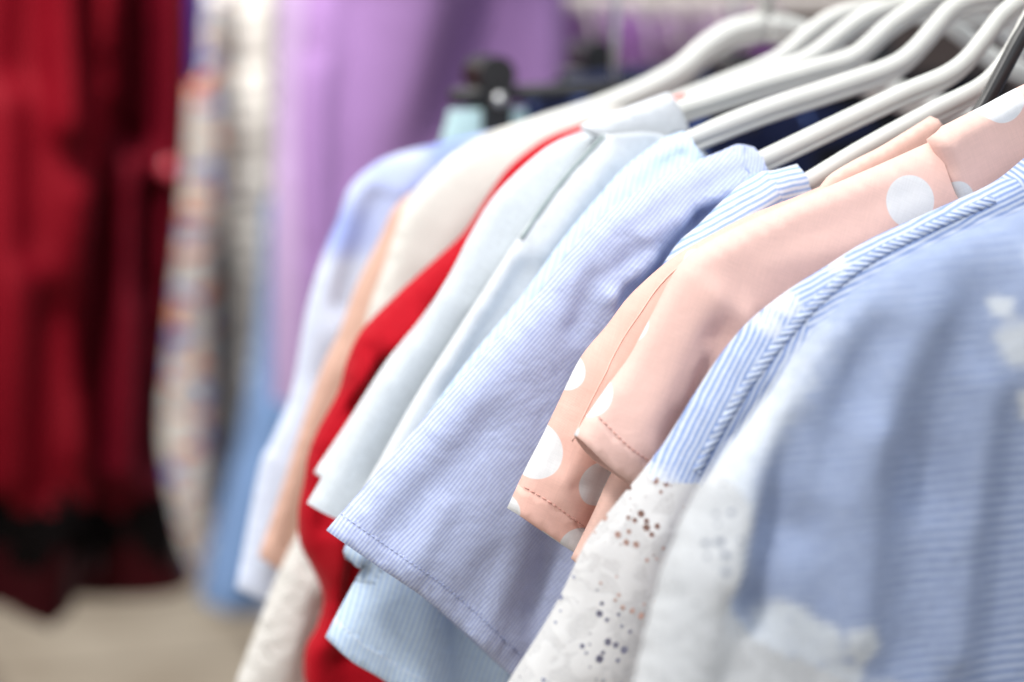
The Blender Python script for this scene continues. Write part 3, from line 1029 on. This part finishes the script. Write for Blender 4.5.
def ribbon(cloth, pxline, half, mat, parent, name):
    """narrow twisted trim sewn on the cloth, slightly scalloped along both edges"""
    pts = np.array(resample(catmull([w(*p, cloth.Y) for p in pxline], lambda p: 0.002), 0.0009))
    T = np.gradient(pts, axis=0)
    T /= np.linalg.norm(T, axis=1)[:, None]
    nrm = np.stack([-T[:, 1], T[:, 0]], 1)
    s_ = np.arange(len(pts)) * 0.0009
    V, F, UV = [], [], []
    K = 9
    for k in range(K):
        q = (k / (K - 1) - 0.5) * 2
        hw = half * (1 + 0.14 * np.sin(s_ / 0.0036 * 6.283 + q * 2))
        Q = pts + nrm * (q * hw)[:, None]
        p3 = cloth.point(Q[:, 0], Q[:, 1])
        p3[:, 1] -= 0.0003 + 0.0012 * (1 - q * q) * (0.7 + 0.3 * np.sin((s_ + q * half * 1.6) / 0.0036 * 6.283))
        V += [tuple(p) for p in p3]
        UV += [(a + q * half * 1.6, q * half) for a in s_]
    n = len(pts)
    for k in range(K - 1):
        for i in range(n - 1):
            F.append((k * n + i, k * n + i + 1, (k + 1) * n + i + 1, (k + 1) * n + i))
    return mesh_obj(name, V, F, mat, parent, uvs=UV)


M['trim'] = fabric('twisted_trim', (0.55, 0.61, 0.72), stripe=((0.20, 0.28, 0.52), 0.0036, 0.55, 0.40), wrinkle=0.6, wrinkle_scale=200, wob=0.006)
ribbon(c, [(985, 198), (930, 222), (872, 250), (830, 279), (794, 310), (758, 348), (728, 388), (702, 430), (680, 470)], 0.0018, M['trim'], g, 'twisted_trim')

# ------------------------------------------------------------------ nearest striped blouse, out of focus
g = garment('blouse', 'nearest blouse at the right edge, blurred blue stripes with white lace flowers', 0.775)
c = Cloth(0.775, [('C', 320, 'o'), (1120, 280, 'o'), (1080, 215, 'o'), (1060, 190, 'fc'), (1024, 207, 'f'), (985, 220, 'f'), (935, 240, 'f'), (885, 264, 'f'), (848, 292, 'f'), (815, 326, 'f'), (785, 366, 'f'), (757, 410, 'f'), (727, 450, 'f'), (698, 492, 'f'),
                  (672, 545, 'f'), (652, 605, 'f'), (634, 682, 'f'), (615, 770, 'oc'), (700, 820, 'o'), (790, 840, 'fc'), (820, 780, 'fc'), (830, 950, 'f'), (815, 1200, 'oc'), (950, 1210, 'o'), ('C', 1210, 'o')],
          T=0.020, wd=0.045, seed=71, noise=0.0012,
          folds=[((905, 300), (800, 480), 0.012, 0.006), ((860, 330), (780, 520), 0.009, -0.008), ((775, 420), (732, 600), 0.007, -0.012), ((745, 430), (700, 560), 0.010, 0.007),
                 ((960, 280), (905, 470), 0.013, -0.005), ((905, 470), (890, 640), 0.015, -0.004), ((850, 430), (830, 620), 0.010, 0.006), ((1000, 420), (960, 680), 0.014, -0.004), ((955, 380), (930, 640), 0.010, 0.006),
                 ((700, 560), (665, 690), 0.010, 0.004), ((730, 600), (705, 690), 0.009, -0.006), ((1010, 250), (1040, 600), 0.012, 0.006)],
          stripe=((820, 440), (1000, 420)))
sl = sides(((870, 250), (900, 640)))


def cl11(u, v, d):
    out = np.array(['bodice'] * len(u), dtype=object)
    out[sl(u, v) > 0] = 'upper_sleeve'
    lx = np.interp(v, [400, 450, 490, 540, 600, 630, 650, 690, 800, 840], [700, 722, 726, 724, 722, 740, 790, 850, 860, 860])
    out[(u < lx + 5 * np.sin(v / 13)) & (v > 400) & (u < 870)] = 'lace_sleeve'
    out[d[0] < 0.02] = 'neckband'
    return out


def sstep(x, a, b):
    t = np.clip((x - a) / (b - a), 0, 1)
    return t * t * (3 - 2 * t)


FLOWERS = ((993, 335, 26), (1006, 392, 22), (1022, 255, 24), (975, 300, 12), (790, 628, 26), (832, 628, 21), (812, 668, 28), (765, 610, 24), (860, 690, 26), (745, 640, 26), (905, 720, 30))


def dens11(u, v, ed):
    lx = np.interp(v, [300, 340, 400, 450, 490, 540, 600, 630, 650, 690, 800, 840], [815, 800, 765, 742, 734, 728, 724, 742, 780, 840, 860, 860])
    d = np.exp(-(ed / 0.010) ** 2) * sstep(v, 250, 430) * 0.9  # rim light painted as a white band along the folded edge
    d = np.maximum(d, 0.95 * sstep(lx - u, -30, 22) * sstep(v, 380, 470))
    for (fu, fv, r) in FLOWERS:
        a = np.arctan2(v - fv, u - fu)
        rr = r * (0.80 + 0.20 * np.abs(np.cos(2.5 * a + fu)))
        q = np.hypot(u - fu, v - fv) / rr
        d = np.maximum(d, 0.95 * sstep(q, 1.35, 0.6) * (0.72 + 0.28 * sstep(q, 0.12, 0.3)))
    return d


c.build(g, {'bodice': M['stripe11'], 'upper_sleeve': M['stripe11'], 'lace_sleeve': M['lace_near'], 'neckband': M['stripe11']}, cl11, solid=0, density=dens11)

# ------------------------------------------------------------------ hangers


def make_hanger(Y, px, label, r=0.0058, mat='plastic', xc=None, hook='plastic', group='white hangers on the rail', thick=None):
    x0 = XC if xc is None else xc
    half = [w(u, v, Y) for (u, v) in px]           # from the tip of the arm to near the middle
    ztop = half[-1][1] + 0.002
    half = [np.array(p) for p in half] + [np.array((x0, ztop))]
    t = thing('clothes_hanger', label, 'hanger', (x0, Y, ztop), group)
    L = catmull(half, lambda p: 0.004) + [half[-1]]
    n = len(L)
    for sgn in (1, -1):
        path = [((p[0] if sgn == 1 else 2 * x0 - p[0]), Y, p[1]) for p in L]
        rr = [0.78 * r * (0.75 + 0.25 * min(1, i / 8)) * (1.0 if thick is None else thick) for i in range(n)]
        v, f = tube(path, rr, 12, flat=0.8)
        # rib along the underside, as on moulded hangers
        v2, f2 = tube([(p[0], p[1], p[2] - r * 0.9) for p in path], r * 0.35, 6)
        mesh_obj('arm', *merge([(v, f), (v2, f2)]), M[mat], t)
    # stem and hook over the rail
    zr = ZRAIL + 0.013
    hp = [(x0, Y, ztop - 0.004), (x0, Y, ztop + 0.012)]
    zc_ = zr + 0.0035
    path = [(x0, Y, ztop - 0.004), (x0, Y, zc_ - 0.035), (x0 + 0.006, Y, zc_ - 0.026)]
    for k in range(0, 11):
        a = math.radians(-35 + k * 20)
        path.append((x0 + 0.0165 * math.cos(a) * 1.0, Y, zc_ - 0.013 + 0.0165 * math.sin(a)))
    v, f = tube(path, [0.0045] * 2 + [0.003] * 12, 10)
    mesh_obj('hook', v, f, M[hook], t)
    return t


HG = 'white hangers on the rail'
make_hanger(0.974, [(735, 220), (760, 206), (800, 186), (860, 150), (930, 112), (978, 88), (1000, 68), (1016, 44), (1030, 18), (1042, 4)], 'off white hanger in the light blue striped blouse, lowest white arm', r=0.0054)
make_hanger(1.0, [(620, 222), (660, 206), (706, 186), (757, 162), (830, 127), (900, 94), (945, 75), (968, 58), (986, 36), (1003, 14), (1020, 1), (1036, -6)], 'off white hanger inside the lavender pinstripe blouse', r=0.0055)
make_hanger(1.045, [(668, 150), (690, 139), (760, 111), (830, 88), (885, 69), (909, 55), (930, 33), (950, 10), (968, 0), (990, -4)], 'off white hanger inside the pale blue blouse', r=0.0060)
make_hanger(1.086, [(560, 152), (600, 138), (650, 118), (690, 106), (760, 84), (820, 67), (850, 58), (868, 45), (890, 25), (915, 8), (935, -3), (960, -8)], 'off white hanger under the crisp pointed shirt collar', r=0.0060)
make_hanger(1.12, [(540, 165), (590, 140), (640, 122), (700, 100), (760, 76), (800, 62), (820, 50), (845, 30), (868, 15), (895, 6), (915, 2)], 'off white hanger of the plain white blouse, arm curving up beside the shirt hanger', r=0.006)
make_hanger(1.16, [(520, 172), (560, 146), (610, 126), (660, 108), (720, 84), (762, 67), (785, 54), (808, 34), (830, 19), (855, 11), (880, 8)], 'off white hanger of the red blouse, second from the far end', r=0.006)
make_hanger(1.226, [(420, 215), (450, 172), (490, 148), (540, 128), (590, 112), (640, 92), (680, 70), (705, 48), (728, 33), (748, 27)], 'thick grey white hanger of the cream blouse, farthest of the white hangers', r=0.0085, xc=w(766, 20, 1.226)[0], thick=1.0)
for Y, nm, lab in ((0.945, 'p', 'black hanger with a steep arm inside the further peach dotted blouse'),):
    make_hanger(Y, [(850, 212), (900, 180), (950, 150), (980, 112), (1000, 76), (1024, 32), (1050, 0)], lab, r=0.005, mat='black', hook='steel', group='black hangers')

M['marker'] = plain('red_size_marker', (0.6, 0.05, 0.03), rough=0.4)
hx = [o for o in bpy.data.objects if o.get('label', '').startswith('off white hanger of the plain white')][0]
(xa, za), (xb, zb) = w(671, 110, 1.12), w(686, 105, 1.12)
v, f = tube([(xa, 1.12, za), (xb, 1.12, zb)], 0.0062, 12)
mesh_obj('size_marker', v, f, M['marker'], hx)

# rail
rt = thing('clothes_rail', 'chrome clothes rail that the row of hangers hangs from', 'clothes rail', (XC, 1.0, 0))
v, f = tube([(XC, 0.25, ZRAIL), (XC, 1.0, ZRAIL), (XC, 2.03, ZRAIL)], 0.0125, 20, normal=(0, 0, 1))
mesh_obj('rail', v, f, M['steel'], rt)
for y in (0.25, 2.03):
    v, f = tube([(XC, y, 0.004), (XC, y, ZRAIL)], 0.0125, 16)
    mesh_obj('upright', v, f, M['steel'], rt)
    v, f = tube([(XC - 0.25, y, 0.016), (XC + 0.25, y, 0.016)], 0.015, 16)
    mesh_obj('foot', v, f, M['steel'], rt)

# ------------------------------------------------------------------ black clip hanger with pale teal skirt
YC = 1.37
M['teal'] = fabric('pale_teal_cotton', (0.48, 0.66, 0.68), wrinkle=0.2)
g = thing('skirt', 'pale teal skirt gripped by the black clip hanger', 'skirt', (XC, YC, 0.9), ROW)
c = Cloth(YC, [(449, 110, 'oc'), (500, 108, 'o'), (526, 108, 'fc'), (560, 300, 'f'), (600, 560, 'oc'), (500, 570, 'o'), (400, 560, 'fc'), (410, 350, 'f'), (432, 180, 'f')],
          T=0.010, wd=0.03, mirror=False, seed=77, noise=0.001)
c.build(g, {'waistband': M['teal'], 'panel': M['teal']}, lambda u, v, d: np.where(d[0] < 0.02, 'waistband', 'panel').astype(object))


def box(x0, x1, y0, y1, z0, z1, bev=0.0015):
    bm = bmesh.new()
    bmesh.ops.create_cube(bm, size=1)
    for q in bm.verts:
        q.co = Vector(((x0 + x1) / 2 + q.co.x * (x1 - x0), (y0 + y1) / 2 + q.co.y * (y1 - y0), (z0 + z1) / 2 + q.co.z * (z1 - z0)))
    bmesh.ops.bevel(bm, geom=bm.edges[:], offset=bev, segments=2, affect='EDGES')
    V = [tuple(q.co) for q in bm.verts]
    F = [tuple(q.index for q in fc.verts) for fc in bm.faces]
    bm.free()
    return V, F


def clip_hanger(Y, uL, uR, vb, uclips, label):
    t = thing('clip_hanger', label, 'hanger', (w(uL, vb, Y)[0], Y, w(uL, vb, Y)[1]), 'black hangers')
    xa, z = w(uL, vb, Y)
    xb, _ = w(uR, vb, Y)
    z2 = z
    v, f = tube([(xa, Y, z), ((xa + xb) / 2, Y, z + 0.004), (xb, Y, z2)], 0.0048, 10)
    mesh_obj('bar', v, f, M['black'], t)
    xm = (xa + xb) / 2
    v, f = tube([(xm, Y, z), (xm, Y, z + 0.03), (xm, Y, ZRAIL - 0.01), (xm + 0.014, Y, ZRAIL + 0.004), (xm, Y, ZRAIL + 0.018), (xm - 0.014, Y, ZRAIL + 0.004)], 0.0025, 8)
    mesh_obj('hook', v, f, M['steel'], t)
    for u in uclips:
        x, _ = w(u, vb, Y)
        jaw = merge([box(x - 0.009, x + 0.009, Y - 0.017, Y - 0.011, z - 0.024, z + 0.012, 0.002),
                     box(x - 0.009, x + 0.009, Y + 0.011, Y + 0.017, z - 0.024, z + 0.012, 0.002),
                     tube([(x, Y - 0.016, z + 0.013), (x, Y + 0.016, z + 0.013)], 0.0115, 14, normal=(0, 0, 1))])
        cl = mesh_obj('clip', *jaw, M['black'], t, smooth=False)
        v, f = tube([(x, Y - 0.0215, z - 0.001), (x, Y - 0.016, z - 0.001)], 0.004, 12, normal=(0, 0, 1))
        s = mesh_obj('spring', v, f, M['steel'], cl)
        # child of a child: parent sits at the world origin of the thing
        s.data.transform(Matrix.Translation(-Vector(t.location)) @ Matrix.Translation(Vector(cl.location)))
    return t


clip_hanger(YC, 452, 770, 97, (489, 735), 'black clip hanger with round topped clip holding the teal skirt')

# dark garments further along the rail, seen between the white hanger arms
M['navy'] = fabric('navy_print_cotton', (0.012, 0.016, 0.045), wrinkle=0.3, trans=0.0, blotch=[((0.14, 0.22, 0.55), 34, 0.60, 0.68, 1.7)])
M['blackcloth'] = fabric('black_wool', (0.010, 0.010, 0.013), trans=0.0, wrinkle=0.4)
g = thing('jacket', 'dark navy jacket with small blue print, hanging behind the white hanger arms', 'jacket', (XC, 1.45, 0.9), ROW)
c = Cloth(1.45, [('C', 180, 'o'), (860, 130, 'o'), (800, 96, 'o'), (770, 72, 'fc'), (700, 66, 'f'), (640, 72, 'f'), (580, 82, 'f'), (535, 100, 'f'), (515, 160, 'f'), (500, 500, 'oc'), (560, 510, 'fc'), (585, 300, 'fc'), (590, 800, 'oc'), ('C', 800, 'o')],
          T=0.015, wd=0.03, seed=81)
c.build(g, {'bodice': M['navy'], 'sleeve': M['navy']}, lambda u, v, d: np.where(u < 590, 'sleeve', 'bodice').astype(object))
clip_hanger(1.53, 560, 900, 76, (590, 870), 'black clip hanger behind the navy jacket holding the black trousers')
g = thing('trousers', 'black trousers hanging behind the navy jacket', 'trousers', (XC, 1.53, 0.9), ROW)
c = Cloth(1.53, [(565, 82, 'oc'), (720, 76, 'o'), (1010, 70, 'fc'), (1030, 400, 'f'), (1040, 800, 'oc'), (800, 810, 'o'), (560, 800, 'fc'), (560, 400, 'f')], T=0.014, wd=0.03, mirror=False, seed=82)
c.build(g, {'waistband': M['blackcloth'], 'panel': M['blackcloth']}, lambda u, v, d: np.where(d[0] < 0.03, 'waistband', 'panel').astype(object))

# ------------------------------------------------------------------ background garments


def drape(Y, outline, T, wd, folds, seed, mats, classify, name, label, cat, group, noise=0.004):
    xs = [w(p[0], p[1], Y) for p in outline]
    g = thing(name, label, cat, (sum(p[0] for p in xs) / len(xs), Y, min(p[1] for p in xs)), group)
    c = Cloth(Y, outline, T=T, wd=wd, mirror=False, folds=folds, seed=seed, noise=noise, fine=0.011, coarse=0.02)
    c.build(g, mats, classify, solid=0)
    return g, c


M['velvet'] = fabric('dark_red_velvet', (0.105, 0.0005, 0.0045), sheen=0.0, wrinkle=0.3, trans=0.0, rough=0.7)
M['velvet2'] = fabric('deep_red_velvet', (0.07, 0.0006, 0.005), sheen=0.0, wrinkle=0.3, trans=0.0, rough=0.7)
M['underskirt'] = fabric('dark_wine_tulle', (0.022, 0.0003, 0.0015), trans=0.0, wrinkle=0.5)
M['blacklace'] = lace('black_lace', (0.005, 0.004, 0.004), cell=120, hole=0.3)
BGR = 'dresses on the rack behind'


def vel(u, v, d):
    out = np.array(['skirt'] * len(u), dtype=object)
    out[(v > 492 + 9 * np.sin(u / 13) + 6 * np.sin(u / 5.3)) & (v < 545 + 12 * np.sin(u / 11) + 7 * np.sin(u / 4.1))] = 'lace_hem'
    out[v >= 545 + 12 * np.sin(u / 11) + 7 * np.sin(u / 4.1)] = 'underskirt'
    return out


Yb = 2.0
g, c = drape(2.05, [(-140, -120, 'fc'), (40, -130, 'f'), (120, -100, 'fc'), (118, 60, 'f'), (98, 200, 'f'), (80, 330, 'f'), (90, 430, 'f'), (100, 570, 'oc'), (78, 588, 'o'), (58, 598, 'o'), (38, 608, 'o'), (14, 602, 'o'), (-10, 592, 'o'), (-60, 590, 'o'), (-160, 590, 'fc'), (-150, 300, 'f')],
             0.05, 0.05, [((52, -60), (58, 120), 0.013, 0.04), ((80, -40), (76, 160), 0.010, -0.03), ((22, -60), (18, 240), 0.016, -0.02), ((85, 190), (75, 440), 0.016, 0.025), ((50, 300), (45, 480), 0.016, -0.018), ((5, 100), (0, 470), 0.016, 0.025), ((100, 60), (90, 200), 0.008, -0.03), ((40, 540), (40, 620), 0.02, 0.02), ((80, 540), (78, 600), 0.012, -0.03)],
             91, {'skirt': M['velvet'], 'lace_hem': M['blacklace'], 'underskirt': M['underskirt']}, vel, 'dress', 'dark red velvet dress with black lace hem at the left edge', 'dress', BGR)
g, c = drape(2.12, [(80, -120, 'fc'), (150, -130, 'f'), (186, -100, 'fc'), (190, 60, 'f'), (182, 200, 'f'), (168, 340, 'f'), (162, 440, 'f'), (178, 530, 'f'), (194, 574, 'oc'), (140, 585, 'o'), (60, 592, 'fc'), (60, 300, 'f')],
             0.045, 0.035, [((138, -60), (128, 130), 0.016, -0.06), ((118, 140), (105, 460), 0.012, 0.035), ((148, 190), (143, 450), 0.010, -0.05), ((165, -40), (165, 160), 0.010, 0.025), ((96, 200), (88, 440), 0.008, -0.03), ((128, 300), (124, 480), 0.008, 0.02)],
             92, {'skirt': M['velvet2'], 'lace_hem': M['blacklace'], 'underskirt': M['underskirt']}, vel, 'dress', 'deep red velvet dress beside the patterned white dress, with one shiny button', 'dress', BGR)
M['bead'] = plain('red_gloss_button', (0.40, 0.03, 0.05), rough=0.15, coat=0.6)
x, z = w(157, 164, 2.12)
bm = bmesh.new()
bmesh.ops.create_uvsphere(bm, u_segments=20, v_segments=12, radius=0.008)
V = [(q.co.x + x, q.co.y * 0.5 + float(c.point(x, z)[0][1]) - 0.004, q.co.z + z) for q in bm.verts]
F = [tuple(q.index for q in fc.verts) for fc in bm.faces]
bm.free()
mesh_obj('button', V, F, M['bead'], g)

M['violet'] = fabric('blue_violet_satin', (0.07, 0.03, 0.42), trans=0.0)
drape(2.20, [(170, -120, 'fc'), (204, -120, 'f'), (203, 60, 'f'), (194, 84, 'oc'), (160, 80, 'fc'), (160, 0, 'f')], 0.02, 0.03, [], 93, {'panel': M['violet']},
      lambda u, v, d: np.array(['panel'] * len(u), dtype=object), 'scarf', 'blue violet scarf end hanging between the red and the patterned white dress', 'scarf', None)
M['patterned'] = fabric('multicolour_print', (0.80, 0.78, 0.73), wrinkle=0.3, spots=((0.95, 0.93, 0.88), 46, 0.30),
                        blotch=[((0.42, 0.42, 0.48), 45, 0.55, 0.60, 8.4), ((0.80, 0.16, 0.05), 52, 0.61, 0.65, 0.3), ((0.05, 0.12, 0.58), 48, 0.60, 0.64, 5.2), ((0.88, 0.42, 0.24), 60, 0.60, 0.65, 11.1)])
M['checked'] = fabric('grey_white_print', (0.50, 0.47, 0.44), wrinkle=0.3, stripe=((0.07, 0.07, 0.08), 0.036, 0.72, 0.08), spots=((0.95, 0.92, 0.86), 52, 0.36))
one = lambda nm: (lambda u, v, d: np.array([nm] * len(u), dtype=object))
drape(2.35, [(186, -120, 'fc'), (230, -130, 'f'), (246, -100, 'fc'), (244, 100, 'f'), (234, 300, 'f'), (228, 500, 'f'), (228, 570, 'oc'), (190, 575, 'o'), (166, 540, 'fc'), (156, 420, 'f'), (170, 250, 'f'), (184, 80, 'f')],
      0.035, 0.03, [((205, 0), (195, 500), 0.02, 0.02), ((225, 50), (212, 520), 0.015, -0.02)], 94, {'skirt': M['patterned']}, one('skirt'), 'dress', 'white dress printed with orange, red and blue patches', 'dress', BGR)
drape(2.30, [(232, -120, 'fc'), (270, -130, 'f'), (290, -100, 'fc'), (284, 100, 'f'), (272, 300, 'f'), (250, 440, 'f'), (240, 520, 'oc'), (215, 520, 'fc'), (222, 300, 'f'), (232, 80, 'f')],
      0.03, 0.025, [((255, 0), (240, 420), 0.012, 0.02)], 95, {'skirt': M['checked']}, one('skirt'), 'dress', 'pale dress with a broken dark line running down it, left of the purple dress', 'dress', BGR)
M['purple'] = fabric('purple_jersey', (0.265, 0.15, 0.34), wrinkle=0.25, trans=0.05)
M['lilac'] = fabric('pale_lilac_jersey', (0.33, 0.235, 0.39), wrinkle=0.25, trans=0.05)
M['plum'] = fabric('plum_jersey', (0.19, 0.08, 0.23), wrinkle=0.25, trans=0.02)
drape(1.95, [(280, -120, 'fc'), (330, -130, 'f'), (360, -100, 'fc'), (352, 200, 'f'), (330, 400, 'oc'), (272, 400, 'fc'), (272, 250, 'f'), (277, 60, 'f')],
      0.03, 0.03, [], 96, {'skirt': M['lilac']}, one('skirt'), 'dress', 'pale lilac dress, narrow, along the left edge of the purple dress', 'dress', BGR)
drape(1.90, [(315, -120, 'fc'), (450, -130, 'f'), (560, -100, 'fc'), (566, 60, 'f'), (560, 300, 'f'), (560, 470, 'oc'), (420, 480, 'o'), (300, 470, 'fc'), (300, 300, 'f'), (296, 120, 'f'), (306, 0, 'f')],
      0.05, 0.06, [((340, 0), (330, 300), 0.03, -0.03), ((400, -60), (420, 200), 0.04, 0.03), ((480, -20), (400, 180), 0.03, -0.03), ((530, -20), (520, 100), 0.03, 0.03)],
      97, {'skirt': M['purple']}, one('skirt'), 'dress', 'wide mid purple dress filling the space above the far blue blouse', 'dress', BGR)
drape(2.0, [(545, 12, 'fc'), (600, 6, 'f'), (650, 10, 'fc'), (660, 200, 'f'), (660, 400, 'oc'), (540, 400, 'fc'), (540, 200, 'f')],
      0.03, 0.03, [((580, 0), (580, 200), 0.02, -0.03), ((620, 0), (625, 200), 0.02, 0.03)], 98, {'skirt': M['plum']}, one('skirt'), 'dress', 'dark plum dress right of the purple dress', 'dress', BGR)
drape(2.1, [(650, 14, 'fc'), (720, 8, 'f'), (780, 12, 'fc'), (790, 200, 'f'), (790, 400, 'oc'), (640, 400, 'fc'), (645, 200, 'f')],
      0.03, 0.03, [((680, 0), (680, 200), 0.02, -0.03), ((730, 0), (735, 200), 0.02, 0.03)], 99, {'skirt': M['plum']}, one('skirt'), 'dress', 'dark plum dress behind the hook of the thick grey white hanger', 'dress', BGR)
drape(2.2, [(266, 200, 'fc'), (290, 195, 'f'), (320, 200, 'fc'), (320, 400, 'f'), (300, 600, 'oc'), (240, 606, 'o'), (198, 598, 'fc'), (222, 500, 'f'), (243, 420, 'f'), (258, 320, 'f')],
      0.03, 0.03, [((255, 400), (225, 580), 0.02, 0.02)], 100, {'panel': M['denim']}, one('panel'), 'trousers', 'soft blue trousers hanging below the lilac dress', 'trousers', BGR)
# the rack they hang on, with pale hooks
zb = w(600, 3, 2.0)[1]
rb = thing('background_rail', 'pale rail with thin hooks above the plum dresses', 'clothes rail', (w(600, 3, 2.0)[0], 2.0, zb))
M['pale'] = plain('pale_painted_steel', (0.55, 0.50, 0.47), rough=0.4)
xa, xb = w(480, 3, 2.02)[0], w(1400, 3, 2.02)[0]
v, f = tube([(xa, 2.02, zb), (xb, 2.02, zb)], 0.010, 14)
mesh_obj('rail', v, f, M['pale'], rb)
for (u0, y0, u1, y1, vv) in ((-150, 2.04, 292, 2.33, -112), (278, 1.95, 560, 1.92, -112)):
    (xa_, za_), (xb_, zb_) = w(u0, vv, y0), w(u1, vv, y1)
    v, f = tube([(xa_, y0, (za_ + zb_) / 2), (xb_, y1, (za_ + zb_) / 2)], 0.010, 14, normal=(0, 0, 1))
    mesh_obj('upper_rail', v, f, M['pale'], rb)
for k, u in enumerate((585, 612, 640, 668, 697, 722)):
    x, _ = w(u, 3, 2.0)
    v, f = tube([(x, 1.965, zb - 0.045), (x, 1.985, zb - 0.01), (x, 2.0, zb + 0.016), (x, 2.02, zb + 0.021), (x, 2.04, zb + 0.012)], 0.0035, 8, normal=(1, 0, 0))
    mesh_obj('hook', v, f, M['pale'], rb)

# ------------------------------------------------------------------ setting: floor and back wall


def floor_mat():
    m, n, b = nt('beige_floor')
    L = n.links.new
    tc = N(n, 'ShaderNodeTexCoord')
    br = N(n, 'ShaderNodeTexBrick')
    br.offset = 0.0
    br.inputs['Scale'].default_value = 1.0
    br.inputs['Brick Width'].default_value = 0.6
    br.inputs['Row Height'].default_value = 0.6
    br.inputs['Mortar Size'].default_value = 0.02
    br.inputs['Color1'].default_value = (0.66, 0.57, 0.45, 1)
    br.inputs['Color2'].default_value = (0.58, 0.49, 0.38, 1)
    br.inputs['Mortar'].default_value = (0.16, 0.12, 0.09, 1)
    L(tc.outputs['Object'], br.inputs['Vector'])
    no = N(n, 'ShaderNodeTexNoise')
    no.inputs['Scale'].default_value = 5
    no.inputs['Detail'].default_value = 6
    L(tc.outputs['Object'], no.inputs['Vector'])
    L(mixc(n, smooth_range(n, no.outputs['Fac'], 0.42, 0.68), br.outputs['Color'], (0.44, 0.36, 0.27)), b.inputs['Base Color'])
    b.inputs['Roughness'].default_value = 0.35
    return m


o = mesh_obj('floor', [(-8, -4, 0), (8, -4, 0), (8, 7, 0), (-8, 7, 0)], [(0, 1, 2, 3)], floor_mat(), smooth=False)
o['kind'] = 'structure'
M['wall'] = plain('taupe_wall', (0.10, 0.075, 0.07), rough=0.8, scale=3, var=0.2)
o = mesh_obj('back_wall', [(-8, 6.5, 0), (8, 6.5, 0), (8, 6.5, 3.6), (-8, 6.5, 3.6)], [(0, 1, 2, 3)], M['wall'], smooth=False)
o['kind'] = 'structure'

# ------------------------------------------------------------------ light: shop lamps overhead and added fill lamps


def area(name, loc, target, size, power, col=(1, 0.96, 0.9), sy=None):
    l = bpy.data.lights.new(name, 'AREA')
    l.shape = 'RECTANGLE'
    l.size = size
    l.size_y = sy or size
    l.energy = power
    l.color = col
    o = bpy.data.objects.new(name, l)
    COL.objects.link(o)
    o.location = loc
    d = Vector(target) - Vector(loc)
    o.rotation_euler = d.to_track_quat('-Z', 'Y').to_euler()
    return o


area('key_lamp', (-0.75, 0.05, 2.9), (0.35, 1.0, 1.2), 0.24, 27, (1, 0.97, 0.93))
area('ceiling_panel', (0.2, 1.2, 3.3), (0.2, 1.2, 0), 2.4, 40, (0.97, 0.98, 1.0))
area('front_panel', (0.6, -1.6, 2.6), (0.5, 1.0, 1.1), 1.8, 20, (0.93, 0.96, 1.0))  # added frontal fill behind the camera, lifts the shaded cloth
area('background_fill', (-0.7, 1.45, 3.1), (-0.3, 2.35, 0.9), 1.0, 34, (1, 0.96, 0.9))  # added fill that brightens the dresses in the background

sl_ = bpy.data.lights.new('rack_fill_spot', 'SPOT')  # unseen spot added to brighten the patterned dresses
sl_.energy = 380
sl_.spot_size = math.radians(20)
sl_.spot_blend = 0.6
sl_.shadow_soft_size = 0.08
sl_.color = (1, 0.97, 0.92)
so = bpy.data.objects.new('rack_fill_spot', sl_)
COL.objects.link(so)
so.location = (-0.25, 0.9, 2.9)
tx, tz = w(215, 300, 2.33)
so.rotation_euler = (Vector((tx, 2.33, tz)) - so.location).to_track_quat('-Z', 'Y').to_euler()

area('floor_fill', (-1.1, 4.0, 3.2), (-1.1, 4.2, 0), 1.8, 70, (1, 0.95, 0.87))  # added to brighten the floor behind the rack

wd = bpy.data.worlds.new('World')
scn.world = wd
wd.use_nodes = True
bg = wd.node_tree.nodes['Background']
bg.inputs['Color'].default_value = (0.86, 0.92, 1.0, 1)
bg.inputs['Strength'].default_value = 0.60

scn.render.engine = 'CYCLES'
scn.view_settings.view_transform = 'Standard'
scn.view_settings.look = 'None'
scn.view_settings.exposure = 0
scn.view_settings.gamma = 1
scn.cycles.transparent_max_bounces = 16
